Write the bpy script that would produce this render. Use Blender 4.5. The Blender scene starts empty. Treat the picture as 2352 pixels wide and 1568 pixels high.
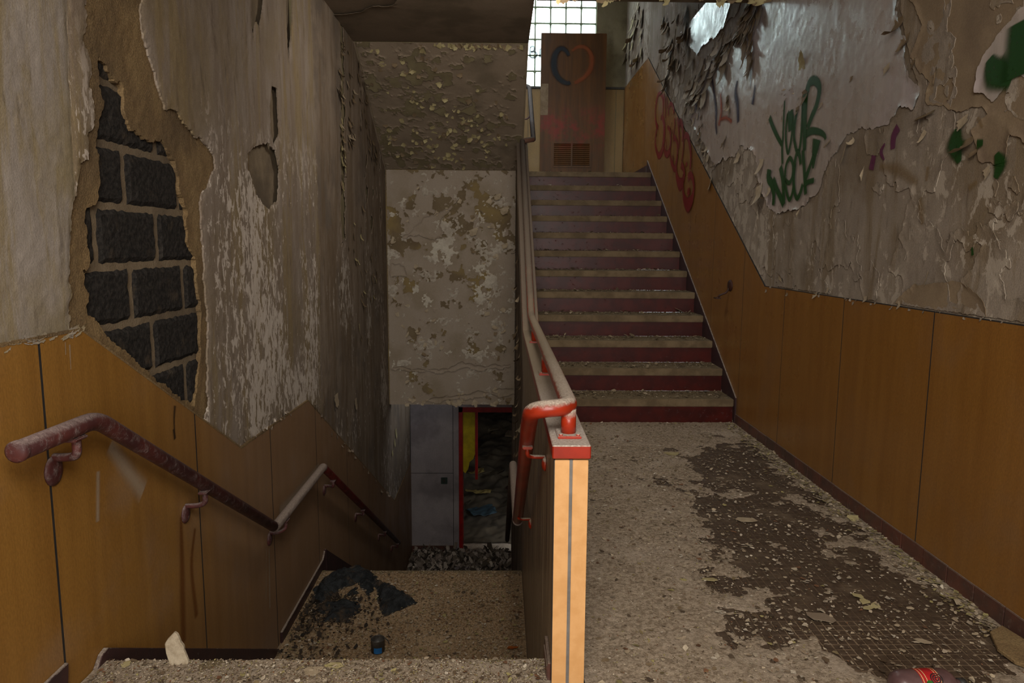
import bpy, bmesh, math, random
import numpy as np
from mathutils import Vector, Matrix
random.seed(7); rng = np.random.default_rng(7)
SC = bpy.context.scene
COL = SC.collection

# ------------------------------------------------------------------ camera
FPX, PITCH, YAW, ROLL, EYE = 1630.337, 0.133343, 0.016281, 0.0064726, 1.2285
def _basis():
    cp, sp = math.cos(PITCH), math.sin(PITCH); cy, sy = math.cos(YAW), math.sin(YAW)
    fw = np.array([sy*cp, cy*cp, -sp]); rt = np.array([cy, -sy, 0.]); up = np.cross(rt, fw)
    c, s = math.cos(ROLL), math.sin(ROLL)
    return fw, rt*c+up*s, up*c-rt*s
FW, RT, UP = _basis()
cam = bpy.data.cameras.new('camera'); camo = bpy.data.objects.new('camera', cam); COL.objects.link(camo)
cam.sensor_width = 36; cam.lens = FPX/2352*36; cam.clip_start = .02
camo.matrix_world = Matrix(((RT[0], UP[0], -FW[0], 0), (RT[1], UP[1], -FW[1], 0), (RT[2], UP[2], -FW[2], EYE), (0, 0, 0, 1)))
SC.camera = camo

# ------------------------------------------------------------------ sky, exposure, lamps
w = bpy.data.worlds.new('sky'); SC.world = w; w.use_nodes = True
bg = w.node_tree.nodes['Background']; bg.inputs[0].default_value = (.86, .93, 1, 1); bg.inputs[1].default_value = 4.0
SC.view_settings.view_transform = 'Standard'; SC.view_settings.look = 'None'
SC.view_settings.gamma = 1; SC.view_settings.use_curve_mapping = False
SC.view_settings.exposure = 0.0
def area(name, loc, target, sx, sy, power, color, spread=180):
    l = bpy.data.lights.new(name, 'AREA'); l.shape = 'RECTANGLE'; l.size = sx; l.size_y = sy; l.energy = power; l.color = color
    l.spread = math.radians(spread)
    o = bpy.data.objects.new(name, l); COL.objects.link(o); o.location = loc
    o.rotation_euler = (Vector(target)-Vector(loc)).to_track_quat('-Z', 'Y').to_euler()
    return o
area('rear_window_daylight', (.2, -2.7, 1.4), (.2, 4, .9), 2.5, 1.9, 115, (1, .95, .87))
area('landing_fill', (.05, -.25, 2.25), (-.05, 5, -1.5), 1.3, .8, 72, (1, .94, .84))  # added fill light above the viewer, not a fixture of the landing
area('stairwell_fill', (.02, 4.25, 2.82), (-.6, 5.6, .4), .5, .5, 30, (1, .93, .82))  # added out-of-view fill to lift the stairwell wall and sloped soffit
area('glass_block_daylight', (.66, 10.6, 4.2), (.9, 5, 1.9), 1.5, 1.6, 150, (.86, .93, 1))
area('lower_room_fill', (-1.9, 11.5, -1.2), (.3, 11.0, -2.6), .9, .9, 1.0, (1, .93, .85))  # added weak fill to reveal the rubble; this room has no window

# ------------------------------------------------------------------ dimensions (metres)
XL, XR, XS = -1.1895, 1.6649, 1.645         # side walls, right end of the steps
PL, PR = .148, .238                          # faces of the parapet
RISE, GO, Y0, NST = .17, .27808, 4.8772, 12
ZW, ZB = .988, .0725
YB, YLOW, YLIN = 9.92, 9.15, 7.45
ZTOP = RISE*NST; YTOP = Y0+(NST-1)*GO
ZMID, ZLOW = -.90, -2.86
YE = 1.985                                   # landing edge
def ray(p): return FW+RT*(p[0]-1176)/FPX-UP*(p[1]-784)/FPX
def onX(p, X=XR):
    d = ray(p); t = X/d[0]; return (t*d[1], EYE+t*d[2])
def onY(p, Y):
    d = ray(p); t = Y/d[1]; return (t*d[0], EYE+t*d[2])
def onZ(p, Z=0.):
    d = ray(p); t = (Z-EYE)/d[2]; return (t*d[0], t*d[1])

# ------------------------------------------------------------------ materials
def lin(h, a=1.):
    h = h.lstrip('#'); c = [int(h[i:i+2], 16)/255 for i in (0, 2, 4)]
    return tuple((x/12.92 if x <= .04045 else ((x+.055)/1.055)**2.4) for x in c)+(a,)
class Mt:
    def __init__(s, name, rough=.85, spec=.25):
        s.m = bpy.data.materials.new(name); s.m.use_nodes = True; s.t = s.m.node_tree
        s.b = s.t.nodes['Principled BSDF']; s.out = s.t.nodes['Material Output']
        s.b.inputs['Roughness'].default_value = rough; s.b.inputs['Specular IOR Level'].default_value = spec
        s._p = None
    def n(s, typ, ins=None, **pr):
        x = s.t.nodes.new(typ)
        for k, v in pr.items(): setattr(x, k, v)
        for k, v in (ins or {}).items(): s.set(x.inputs[k], v)
        return x
    def set(s, sock, v):
        if isinstance(v, bpy.types.NodeSocket): s.t.links.new(v, sock)
        elif isinstance(v, str): sock.default_value = lin(v)
        else: sock.default_value = v
    def pos(s):
        if s._p is None: s._p = s.n('ShaderNodeNewGeometry').outputs['Position']
        return s._p
    def obj(s): return s.n('ShaderNodeTexCoord').outputs['Object']
    def noise(s, scale, detail=5, rough=.6, dist=0., off=(0, 0, 0), src=None):
        sc = scale if isinstance(scale, tuple) else (scale,)*3
        mp = s.n('ShaderNodeMapping', {'Vector': src or s.pos(), 'Scale': sc, 'Location': off})
        return s.n('ShaderNodeTexNoise', {'Vector': mp.outputs[0], 'Scale': 1., 'Detail': detail, 'Roughness': rough, 'Distortion': dist}).outputs['Fac']
    def voro(s, scale, src=None, out='Distance', feature='F1'):
        sc = scale if isinstance(scale, tuple) else (scale,)*3
        mp = s.n('ShaderNodeMapping', {'Vector': src or s.pos(), 'Scale': sc})
        return s.n('ShaderNodeTexVoronoi', {'Vector': mp.outputs[0], 'Scale': 1.}, feature=feature).outputs[out]
    def rng(s, f, lo, hi, a=0., b=1.):
        return s.n('ShaderNodeMapRange', {'Value': f, 'From Min': lo, 'From Max': hi, 'To Min': a, 'To Max': b}, interpolation_type='SMOOTHSTEP').outputs[0]
    def mix(s, f, a, b, blend='MIX'):
        x = s.n('ShaderNodeMix', data_type='RGBA', blend_type=blend)
        s.set(x.inputs[0], f); s.set(x.inputs[6], a); s.set(x.inputs[7], b); return x.outputs[2]
    def math(s, op, a, b=0.):
        x = s.n('ShaderNodeMath', operation=op); s.set(x.inputs[0], a); s.set(x.inputs[1], b); return x.outputs[0]
    def xyz(s, v=None):
        return s.n('ShaderNodeSeparateXYZ', {0: v or s.pos()}).outputs
    def attr(s, name): return s.n('ShaderNodeAttribute', attribute_name=name).outputs['Color']
    def color(s, v): s.set(s.b.inputs['Base Color'], v); return s
    def rough(s, v): s.set(s.b.inputs['Roughness'], v); return s
    def bump(s, h, d=.01, st=1.):
        x = s.n('ShaderNodeBump', {'Height': h, 'Distance': d, 'Strength': st})
        s.t.links.new(x.outputs[0], s.b.inputs['Normal']); return s
    def up(s):                                   # how far a face looks upward (for settled dust)
        return s.n('ShaderNodeSeparateXYZ', {0: s.n('ShaderNodeNewGeometry').outputs['Normal']}).outputs[2]

def plaster(name, c1, c2, c3, st=(9, 9, 2.2), rough=.9, bumpd=.004, pale=None, palesc=(20, 20, 10), palelo=.60, spec=.2, hz=None, grain=.22, ochre=None):
    M = Mt(name, rough, spec)
    a = M.noise(st, 6, .62); b = M.noise(2.3, 4, .6, off=(3, 1, 7)); g = M.noise(170., 3, .75)
    c = M.mix(M.rng(a, .32, .68), c1, c2); c = M.mix(M.rng(b, .46, .66), c, c3)
    if ochre:
        o = M.noise((7, 7, 1.1), 6, .7, .6, off=(8, 3, 3)); c = M.mix(M.rng(o, .47, .62, 0, .75), c, ochre)
        q = M.noise((30, 30, 6), 5, .65, off=(2, 8, 5)); c = M.mix(M.rng(q, .56, .70, 0, .45), c, '#4a3d30')
    c = M.mix(M.rng(g, .25, .75, 0, grain), c, '#221a12')
    if pale:
        p = M.noise(palesc, 8, .7, .5, off=(5, 2, 1)); d = M.noise((1.6, 1.6, .9), 3, .5, off=(9, 4, 2))
        f = M.rng(M.math('ADD', p, M.math('MULTIPLY', M.math('SUBTRACT', d, .5), .85)), palelo, palelo+.03)
        if hz: f = M.math('MULTIPLY', f, M.rng(M.xyz()[2], hz[1], hz[0]))
        c = M.mix(M.math('MULTIPLY', f, .85), c, pale)
    M.color(c).bump(M.math('ADD', M.math('MULTIPLY', a, .6), M.math('MULTIPLY', g, .35)), bumpd, .8)
    return M
m = {}
m['plaster_left'] = plaster('plaster_left', '#8a8077', '#958b82', '#83765f', pale='#b5aba1', palelo=.69, hz=(1.75, 2.0), ochre='#80704f')
m['plaster_worn'] = plaster('plaster_worn', '#77685a', '#887b6f', '#7a6b58', st=(14, 14, 2.), pale='#b7aba0', palesc=(28, 28, 14), palelo=.565, hz=(1.45, 1.95), ochre='#7f6d4e')
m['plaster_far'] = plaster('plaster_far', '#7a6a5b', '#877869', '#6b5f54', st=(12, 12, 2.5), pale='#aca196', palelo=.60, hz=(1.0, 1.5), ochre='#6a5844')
m['scratch'] = plaster('scratch_coat', '#7a6243', '#8b7350', '#69563e', st=(10, 10, 5), bumpd=.010, grain=.55)
m['mortar'] = plaster('mortar', '#6e5f4c', '#7a6b57', '#5a4e40', st=(20, 20, 20), bumpd=.008)
m['plaster_right'] = plaster('plaster_right', '#84776b', '#908375', '#776857', st=(10, 10, 6), pale='#9b8f81', palesc=(12, 12, 9), palelo=.58, bumpd=.005, grain=.3, ochre='#75644e')
m['undercoat'] = plaster('undercoat', '#7a6854', '#82705a', '#705f4e', st=(7, 7, 6), bumpd=.003)
m['soffit'] = plaster('soffit_paint', '#80705f', '#877766', '#6f6252', st=(4, 5, 4), rough=.75)
m['soffit_bare'] = plaster('soffit_bare', '#786c52', '#6c614a', '#84785c', st=(16, 16, 16), bumpd=.006)
m['ceiling'] = plaster('ceiling_plaster', '#70624f', '#786a57', '#5f5342', st=(3, 8, 3), bumpd=.003)
m['lintel_base'] = plaster('lintel_base', '#75654e', '#665641', '#84704a', st=(6, 6, 6), bumpd=.006)
m['rubble_dirt_shaded'] = plaster('rubble_dirt_shaded', '#3a3125', '#4a3f30', '#2d261d', st=(6, 6, 6), bumpd=.012)  # dirt with the gloom of the unlit room put into its colour
m['lintel_paint'] = plaster('lintel_paint', '#988a7c', '#918272', '#877866', st=(5, 5, 3), rough=.8, bumpd=.003)
m['lintel_crust'] = plaster('lintel_crust', '#b2a799', '#9a8e7f', '#bdb3a4', st=(30, 30, 30), bumpd=.010)
m['rear'] = plaster('rear_wall', '#7b6f63', '#857a6e', '#6d6253')
m['back_plaster'] = plaster('back_plaster', '#7a7055', '#857a60', '#655c46', st=(6, 6, 3))
m['gray_wall'] = plaster('gray_wall', '#8a8285', '#948c8d', '#7a7274', st=(6, 6, 3), bumpd=.004)

def skin():
    M = Mt('glossy_wall_paint', .3, .65)
    a = M.noise((30, 22, 1.6), 4, .6); b = M.noise(1.5, 4, .6); g = M.noise(90., 4, .65); f = M.noise(7., 5, .6, off=(2, 5, 3))
    c = M.mix(M.rng(a, .35, .65), '#9b8f88', '#92867e'); c = M.mix(M.rng(b, .45, .7), c, '#9d9195')
    c = M.mix(M.rng(f, .55, .75, 0, .5), c, '#857565')
    M.color(c).rough(M.rng(f, .3, .7, .22, .40))
    M.bump(M.math('ADD', M.math('MULTIPLY', g, .25), M.math('ADD', f, M.math('MULTIPLY', a, .25))), .004, .28); return M
m['skin'] = skin()
def laminate(name, c1, c2, dust, rough=.32, spec=.45, dz=None):
    M = Mt(name, rough, spec)
    a = M.noise((16, 16, 1.2), 5, .6); b = M.noise(2.2, 4, .6); g = M.noise((160, 160, 90), 2, .5)
    s = M.voro(45.)
    c = M.mix(M.rng(a, .3, .7), c1, c2); c = M.mix(M.rng(b, .48, .75, 0, .7), c, dust)
    c = M.mix(M.rng(g, .3, .7, 0, .16), c, '#1d1208')
    c = M.mix(M.rng(s, .045, .02, 0, .8), c, '#c79a62')
    M.color(c).rough(M.rng(b, .35, .7, rough, rough+.22)); M.bump(g, .0006, .6); return M
def lam_l():
    M = laminate('amber_laminate_dusty', '#8a622c', '#7f5826', '#806347', .42, .35)
    old = M.b.inputs['Base Color'].links[0].from_socket
    y = M.math('ADD', M.xyz()[1], M.math('MULTIPLY', M.noise((2, 2, .8), 4, .6), 1.2))
    M.color(M.mix(M.rng(y, 2.6, 4.3, 0, .62), old, M.mix(M.noise((20, 20, 1.), 5, .6), '#6b5545', '#826c5c'))); return M
m['lam_left'] = lam_l()
m['lam_right'] = laminate('amber_laminate', '#825928', '#785023', '#765636', .27, .45)
m['lam_back'] = laminate('amber_laminate_back', '#7c5f30', '#826634', '#6e5d3c', .4)
def lamdark():
    M = Mt('dull_brown_laminate', .25, .6)
    a = M.noise((3, 34, .8), 6, .65); b = M.noise((3, 90, 2.), 4, .6, off=(1, 2, 3))
    c = M.mix(M.rng(a, .35, .65), '#66503d', '#857359'); c = M.mix(M.rng(b, .52, .68, 0, .75), c, '#aa9b84')
    M.color(c).rough(M.rng(a, .3, .7, .22, .55)); M.bump(b, .001); return M
m['lam_dark'] = lamdark()
def simple(name, c1, c2, sc=12., rough=.7, spec=.3, bd=.002, det=5):
    M = Mt(name, rough, spec); a = M.noise(sc, det, .62, src=None)
    M.color(M.mix(M.rng(a, .33, .67), c1, c2)).bump(a, bd); return M
m['cream'] = simple('cream_laminate', '#cd9c68', '#c2905b', 20., .35, .4, .0006)
m['seam'] = simple('gray_seam_strip', '#2c2a29', '#232120', 20., .5, .4)
m['seam_pale'] = simple('post_seam_strip', '#6f6a66', '#5e5955', 20., .5, .4)
def blockmat():
    M = Mt('cinder_block', .95, .12)
    a = M.noise(70., 5, .7); b = M.noise(9., 4, .6)
    c = M.mix(M.rng(a, .35, .65), '#1d1b1a', '#322e2b'); c = M.mix(M.rng(b, .56, .75, 0, .45), c, '#5a4d3e')
    M.color(c).bump(a, .007, .8); return M
m['block'] = blockmat()
def dusted(name, red1, red2, dust1, dust2, lo=.25, hi=.75, rough=.3, spec=.5, all_over=0., yg=False):
    M = Mt(name, rough, spec)
    n1 = M.noise(34., 6, .7); n2 = M.noise(9., 4, .6)
    base = M.mix(M.rng(n2, .35, .65), red1, red2)
    d = M.mix(M.rng(M.noise(150., 3, .7), .3, .7), dust1, dust2)
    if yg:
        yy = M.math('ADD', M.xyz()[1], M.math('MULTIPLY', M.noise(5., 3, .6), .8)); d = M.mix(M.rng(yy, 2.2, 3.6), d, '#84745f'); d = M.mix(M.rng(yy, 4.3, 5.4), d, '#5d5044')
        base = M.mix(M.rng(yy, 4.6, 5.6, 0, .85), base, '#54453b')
    f = M.rng(M.math('ADD', M.up(), M.math('MULTIPLY', M.math('SUBTRACT', n1, .5), .9)), lo, hi)
    if all_over: f = M.math('MAXIMUM', f, M.rng(n1, .62-all_over, .92-all_over, 0, .85))
    M.color(M.mix(f, base, d)); M.rough(M.math('ADD', M.math('MULTIPLY', f, .55), rough)); M.bump(M.math('MULTIPLY', n1, f), .004); return M
m['red_pipe'] = dusted('red_enamel_pipe', '#93270f', '#78200e', '#b0a092', '#84766a', .28, .72, yg=True)
m['red_cap'] = dusted('red_enamel_cap', '#97240f', '#7c1e0e', '#b8aca2', '#8d8076', .35, .75, yg=True)
m['dull_pipe'] = dusted('maroon_enamel_pipe', '#4e2723', '#3e2222', '#7d6c68', '#5c4b49', .3, .9, .45, .3, .16)
m['dust_pipe'] = dusted('dust_coated_pipe', '#7b6b62', '#66574f', '#8f8178', '#72645a', .2, .7, .6, .2, .2)
m['dull_red'] = dusted('dull_red_pipe', '#441410', '#33110e', '#6b5a52', '#4b3b36', .45, .95, .4, .35, .08)
m['gray_pipe'] = dusted('dull_grey_pipe', '#3d3937', '#332b29', '#6b645e', '#4c4642', .3, .9, .5, .3, .1)
m['maroon'] = dusted('maroon_riser', '#43110b', '#340d09', '#55413c', '#3f2f2d', .5, .9, .36, .2, .03)
m['skirt'] = dusted('maroon_skirting', '#3a2524', '#302123', '#94867a', '#6e6157', .55, .9, .45, .3, .04)
m['base_tile'] = dusted('quarry_tile', '#56342a', '#44302a', '#7b6a5c', '#5f4f45', .4, .8, .4, .35, .10)
m['tread'] = dusted('worn_tread', '#6b5a44', '#554633', '#776850', '#5b4d3a', .4, .75, .75, .2, .1)
m['frame_red'] = simple('red_door_frame', '#8d1512', '#741010', 12., .4, .4)
m['wood_dark'] = None
def doorwood():
    M = Mt('stained_door_wood', .5, .3)
    a = M.noise((22, 22, 1.4), 6, .65); b = M.noise(3., 4, .6)
    c = M.mix(M.rng(a, .3, .7), '#53320c', '#402607'); c = M.mix(M.rng(b, .5, .75, 0, .6), c, '#3b2916')
    z = M.xyz()[2]
    r = M.math('MULTIPLY', M.rng(M.noise(6., 6, .7, off=(4, 4, 1)), .42, .66), M.math('MULTIPLY', M.rng(z, 2.35, 2.75), M.rng(z, 3.15, 2.85)))
    c = M.mix(M.math('MULTIPLY', r, .75), c, '#701a12')
    M.color(c).bump(a, .0015); return M
m['door_wood'] = doorwood()
m['frame_dark'] = simple('dark_bronze', '#3a3328', '#2d271f', 20., .5, .4)
m['yellow'] = simple('yellow_board', '#b3a012', '#96860f', 9., .6, .3)
m['plate_dark'] = simple('dark_switch_plate', '#2a3830', '#1d2823', 30., .5, .4)
def glass():
    M = Mt('glass_block', .25, .5)
    nt = M.t
    tr = M.n('ShaderNodeBsdfTransparent', {0: (.90, .95, .93, 1)}); tl = M.n('ShaderNodeBsdfTranslucent', {0: (.85, .92, .9, 1)})
    gl = M.n('ShaderNodeBsdfGlossy', {0: (1, 1, 1, 1), 1: .15})
    m1 = M.n('ShaderNodeMixShader', {0: .8, 1: tr.outputs[0], 2: tl.outputs[0]}); m2 = M.n('ShaderNodeMixShader', {0: .06, 1: m1.outputs[0], 2: gl.outputs[0]})
    nt.links.new(m2.outputs[0], M.out.inputs[0]); return M
m['glass'] = glass()
m['grout_window'] = simple('block_joint', '#6f7a5c', '#5c644a', 30., .8, .2)
def tinted(name, rough=.85, spec=.25, bd=.002):
    M = Mt(name, rough, spec); a = M.noise(60., 4, .65)
    c = M.mix(M.rng(a, .3, .7, 0, .35), M.attr('tint'), '#3a2e22'); M.color(c).bump(a, bd); return M
m['chips'] = tinted('loose_chips')
def dustm(name, p, q, r, t):
    M = Mt(name, .95, .12)
    a = M.noise(190., 4, .75); b = M.noise(70., 5, .7); c0 = M.noise(3.2, 5, .6); k = M.noise(16., 6, .7, off=(3, 3, 3)); v = M.voro(190., out='Color')
    c = M.mix(M.rng(b, .3, .7), p, q); c = M.mix(M.rng(a, .35, .65, 0, .7), c, M.mix(M.rng(b, .4, .6), '#4a3c2e', '#ab9c88'))
    c = M.mix(M.rng(c0, .45, .7, 0, .55), c, r); c = M.mix(M.rng(k, .58, .72, 0, .45), c, t)
    sp = M.voro(150.); c = M.mix(M.rng(sp, .16, .1, 0, .7), c, M.mix(M.rng(M.xyz(v)[0], .3, .7), '#b5a894', '#40352a'))
    M.color(c).bump(M.math('ADD', a, b), .005, .8); return M
m['dust'] = dustm('floor_dust', '#8b7a67', '#9d8c7a', '#ab9c8c', '#63533f'); m['dust_brown'] = dustm('brown_floor_dust', '#85694a', '#987c5a', '#a48d70', '#5f4930')
def tilem():
    M = Mt('dark_mosaic_tile', .55, .35)
    a = M.noise(40., 5, .7); b = M.noise(4., 5, .65)
    c = M.mix(M.rng(a, .3, .7), '#3a2d23', '#4d3e31'); c = M.mix(M.rng(b, .5, .72, 0, .7), c, '#6a5a49')
    M.color(c).bump(a, .002); return M
m['mosaic'] = tilem()
m['grout'] = simple('mosaic_grout', '#7d6b58', '#695846', 60., .95, .1)
m['fabric'] = Mt('grimy_navy_fabric', .9, .15)
_f = m['fabric']; _a = _f.noise(18., 5, .7); _b = _f.noise(220., 2, .6)
_f.color(_f.mix(_f.rng(_f.noise(7., 5, .7), .5, .7), _f.mix(_f.rng(_a, .35, .65), '#1d1e1f', '#2f3133'), '#4b3f33')).bump(_f.math('ADD', _a, _f.math('MULTIPLY', _b, .2)), .02)
m['tin'] = simple('tarnished_tin', '#4f4a44', '#34302c', 30., .45, .5)
m['blue'] = simple('blue_label', '#1d5f9a', '#184f80', 30., .5, .4)
m['bottle'] = simple('dusty_mauve_plastic', '#5d4545', '#4a3636', 14., .3, .5)
m['label_red'] = simple('red_label', '#a81e22', '#8e181c', 30., .45, .4)
m['label_cream'] = simple('cream_label_line', '#c8a878', '#b89868', 30., .5, .3)
m['emblem'] = simple('dark_emblem', '#2c2424', '#1f1a1a', 30., .5, .3)
m['leafgreen'] = simple('green_print', '#2b5a1c', '#224a16', 30., .5, .3)
m['orange'] = simple('rusty_orange', '#8d4a18', '#6b3512', 40., .8, .2)
m['chunk'] = simple('plaster_chunk', '#a0937f', '#8b7d69', 40., .95, .15, .006)
m['flake_pale'] = simple('pale_paint_flake', '#a3937c', '#8b7b65', 18., .7, .25, .003)
m['flake_brown'] = simple('brown_paint_flake', '#7a6852', '#66553f', 18., .8, .2, .003)
m['flake_tan'] = simple('tan_paint_flake', '#85755f', '#6f5f4a', 18., .8, .2, .003)
m['flake_cream'] = simple('cream_paint_flake', '#a29670', '#8d805a', 18., .7, .25, .003)
m['iron'] = simple('rusty_iron', '#3c211a', '#29160f', 30., .6, .3)
def spray(name, col, dens=.95, soft=.45):
    M = Mt('spray_'+name, .55, .3)
    u = M.xyz(M.n('ShaderNodeTexCoord').outputs['UV'])
    d = M.math('ABSOLUTE', M.math('SUBTRACT', u[0], .5))
    e = M.math('MULTIPLY', M.rng(d, .5, .5-soft, 0, dens), M.rng(M.noise(60., 4, .7), .22, .45, .55, 1))
    e = M.math('MULTIPLY', e, M.rng(M.math('ABSOLUTE', M.math('SUBTRACT', u[1], .5)), .5, .46))
    M.color(col); M.set(M.b.inputs['Alpha'], e); return M
m['sp_green'] = spray('green', '#1b3d14', .98, .22); m['sp_red'] = spray('red', '#6d120d', .95, .2); m['sp_navy'] = spray('navy', '#23233f', .8, .5)
m['sp_orange'] = spray('orange', '#8a3a18', .8, .45); m['sp_purple'] = spray('purple', '#55203f', .95, .15); m['sp_black'] = spray('black', '#15181a', .9, .35)
m['sp_amber'] = spray('amber', '#7a3a12', .75, .4); m['sp_ochre'] = spray('ochre', '#7a5f38', .42, .5); m['sp_greendeep'] = spray('deep_green', '#16380f', .97, .3)
m['sp_stain'] = spray('dark_stain', '#33261a', .75, .5); m['sp_drip'] = spray('pale_drip', '#a08e7a', .6, .5); m['sp_rust'] = spray('rust_run', '#6b3f1a', .7, .5)
MAT = {k: v.m for k, v in m.items() if v}

# ------------------------------------------------------------------ object helpers
def link(name, me, mat=None, parent=None, kind=None, label=None):
    o = bpy.data.objects.new(name, me); COL.objects.link(o)
    if mat: me.materials.append(MAT[mat] if isinstance(mat, str) else mat)
    if parent: o.parent = parent
    if kind: o['kind'] = kind
    if label: o['label'] = label
    return o
def tag(o, label, cat, group=None):
    o['label'] = label; o['category'] = cat
    if group: o['group'] = group
    return o
def empty(name, label, cat, loc=(0, 0, 0), group=None):
    o = bpy.data.objects.new(name, None); COL.objects.link(o); o.location = loc; o.empty_display_size = .05
    return tag(o, label, cat, group)
def put(o, root):                               # child of an Empty away from the origin, keeping world-space mesh data
    o.parent = root; o.matrix_parent_inverse = Matrix.Translation(-Vector(root.location)); return o
def pyd(name, v, f, smooth=False):
    me = bpy.data.meshes.new(name); me.from_pydata([tuple(map(float, p)) for p in v], [], f); me.update()
    if smooth: me.polygons.foreach_set('use_smooth', [True]*len(me.polygons))
    return me
def bevel_me(me, wd, seg=2):
    bm = bmesh.new(); bm.from_mesh(me); bmesh.ops.recalc_face_normals(bm, faces=bm.faces)
    if wd: bmesh.ops.bevel(bm, geom=[e for e in bm.edges if len(e.link_faces) == 2 and e.calc_face_angle(0) > .5], offset=wd, segments=seg, affect='EDGES', clamp_overlap=True)
    bm.to_mesh(me); bm.free(); return me
def box(x0, x1, y0, y1, z0, z1, bev=0., name='box'):
    v = [(x, y, z) for x in (x0, x1) for y in (y0, y1) for z in (z0, z1)]
    f = [(0, 1, 3, 2), (4, 6, 7, 5), (0, 4, 5, 1), (2, 3, 7, 6), (0, 2, 6, 4), (1, 5, 7, 3)]
    return bevel_me(pyd(name, v, f), bev, 2)
def prism(pts, off, bev=0., name='prism'):      # 3D polygon swept by a vector
    n = len(pts); v = [Vector(p) for p in pts]; v += [p+Vector(off) for p in v]
    f = [tuple(range(n-1, -1, -1)), tuple(range(n, 2*n))]+[(i, (i+1) % n, n+(i+1) % n, n+i) for i in range(n)]
    return bevel_me(pyd(name, v, f), bev, 1)
def prX(poly, x0, x1, bev=0.): return prism([(x0, y, z) for y, z in poly], (x1-x0, 0, 0), bev)
def prY(poly, y0, y1, bev=0.): return prism([(x, y0, z) for x, z in poly], (0, y1-y0, 0), bev)
def joinme(name, mes):
    bm = bmesh.new()
    for me in mes: bm.from_mesh(me)
    out = bpy.data.meshes.new(name); bm.to_mesh(out); bm.free(); return out
def rounded(pts, r, k=6):
    P = [Vector(p) for p in pts]; out = [P[0]]
    for i in range(1, len(P)-1):
        a, b = (P[i-1]-P[i]), (P[i+1]-P[i]); d = min(r, a.length*.49, b.length*.49)
        p0, p1 = P[i]+a.normalized()*d, P[i]+b.normalized()*d
        out += [p0*(1-t)**2+P[i]*2*t*(1-t)+p1*t*t for t in [j/k for j in range(k+1)]]
    return out+[P[-1]]
def tube(pts, rad, seg=16, r=0., cap=True, name='tube'):
    P = rounded(pts, r) if r else [Vector(p) for p in pts]
    T = [(P[min(i+1, len(P)-1)]-P[max(i-1, 0)]).normalized() for i in range(len(P))]
    nrm = T[0].orthogonal().normalized(); V = []; F = []; rings = []
    rr = rad if hasattr(rad, '__len__') else [rad]*len(P)
    seq = [(P[i], T[i], rr[i]) for i in range(len(P))]
    if cap:
        seq = [(P[0]-T[0]*rr[0]*.28, T[0], rr[0]*.55), (P[0]-T[0]*rr[0]*.14, T[0], rr[0]*.88)]+seq+[(P[-1]+T[-1]*rr[-1]*.14, T[-1], rr[-1]*.88), (P[-1]+T[-1]*rr[-1]*.28, T[-1], rr[-1]*.55)]
    for p, t, q in seq:
        nrm = (nrm-t*nrm.dot(t)).normalized(); bn = t.cross(nrm)
        V += [p+(nrm*math.cos(2*math.pi*j/seg)+bn*math.sin(2*math.pi*j/seg))*q for j in range(seg)]
    for i in range(len(seq)-1):
        F += [(i*seg+j, i*seg+(j+1) % seg, (i+1)*seg+(j+1) % seg, (i+1)*seg+j) for j in range(seg)]
    F += [tuple(range(seg-1, -1, -1)), tuple(range((len(seq)-1)*seg, len(seq)*seg))]
    me = bevel_me(pyd(name, V, F), 0); me.polygons.foreach_set('use_smooth', [True]*len(me.polygons)); return me
def lathe(prof, org, axis, seg=24, name='lathe', a0=0., a1=2*math.pi):
    ax = Vector(axis).normalized(); n = ax.orthogonal().normalized(); b = ax.cross(n); V = []; F = []
    full = abs(a1-a0-2*math.pi) < 1e-6; k = seg if full else seg+1
    for h, r in prof:
        V += [Vector(org)+ax*h+(n*math.cos(a0+(a1-a0)*j/seg)+b*math.sin(a0+(a1-a0)*j/seg))*max(r, 1e-5) for j in range(k)]
    for i in range(len(prof)-1):
        F += [(i*k+j, i*k+(j+1) % k, (i+1)*k+(j+1) % k, (i+1)*k+j) for j in range(seg)]
    me = bevel_me(pyd(name, V, F), 0); me.polygons.foreach_set('use_smooth', [True]*len(me.polygons)); return me

# ------------------------------------------------------------------ numpy noise, polygons, marching layers
def vnoise(x, y, seed):
    T = np.random.default_rng(seed).random((256, 256)); xi = np.floor(x).astype(int); yi = np.floor(y).astype(int)
    fx, fy = x-xi, y-yi; fx = fx*fx*(3-2*fx); fy = fy*fy*(3-2*fy)
    g = lambda i, j: T[(xi+i) & 255, (yi+j) & 255]
    return (g(0, 0)*(1-fx)+g(1, 0)*fx)*(1-fy)+(g(0, 1)*(1-fx)+g(1, 1)*fx)*fy
def fbm(x, y, sc, seed=1, o=4, sy=None):
    s = 0; a = 1; t = 0; sy = sy or sc
    for k in range(o): s = s+a*vnoise(x*sc*2**k+k*17.3, y*sy*2**k+k*9.1, seed+k); t += a; a *= .55
    return s/t
def sdf(x, y, poly):                            # negative inside
    d = np.full(x.shape, 1e9); ins = np.zeros(x.shape, bool); n = len(poly)
    for i in range(n):
        ax, ay = poly[i]; bx, by = poly[(i+1) % n]; ex, ey = bx-ax, by-ay
        t = np.clip(((x-ax)*ex+(y-ay)*ey)/(ex*ex+ey*ey+1e-12), 0, 1)
        d = np.minimum(d, (x-ax-ex*t)**2+(y-ay-ey*t)**2)
        c = (ay > y) != (by > y)
        ins ^= c & (x < ex*(y-ay)/(ey if abs(ey) > 1e-12 else 1e-12)+ax)
    d = np.sqrt(d); return np.where(ins, -d, d)
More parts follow.
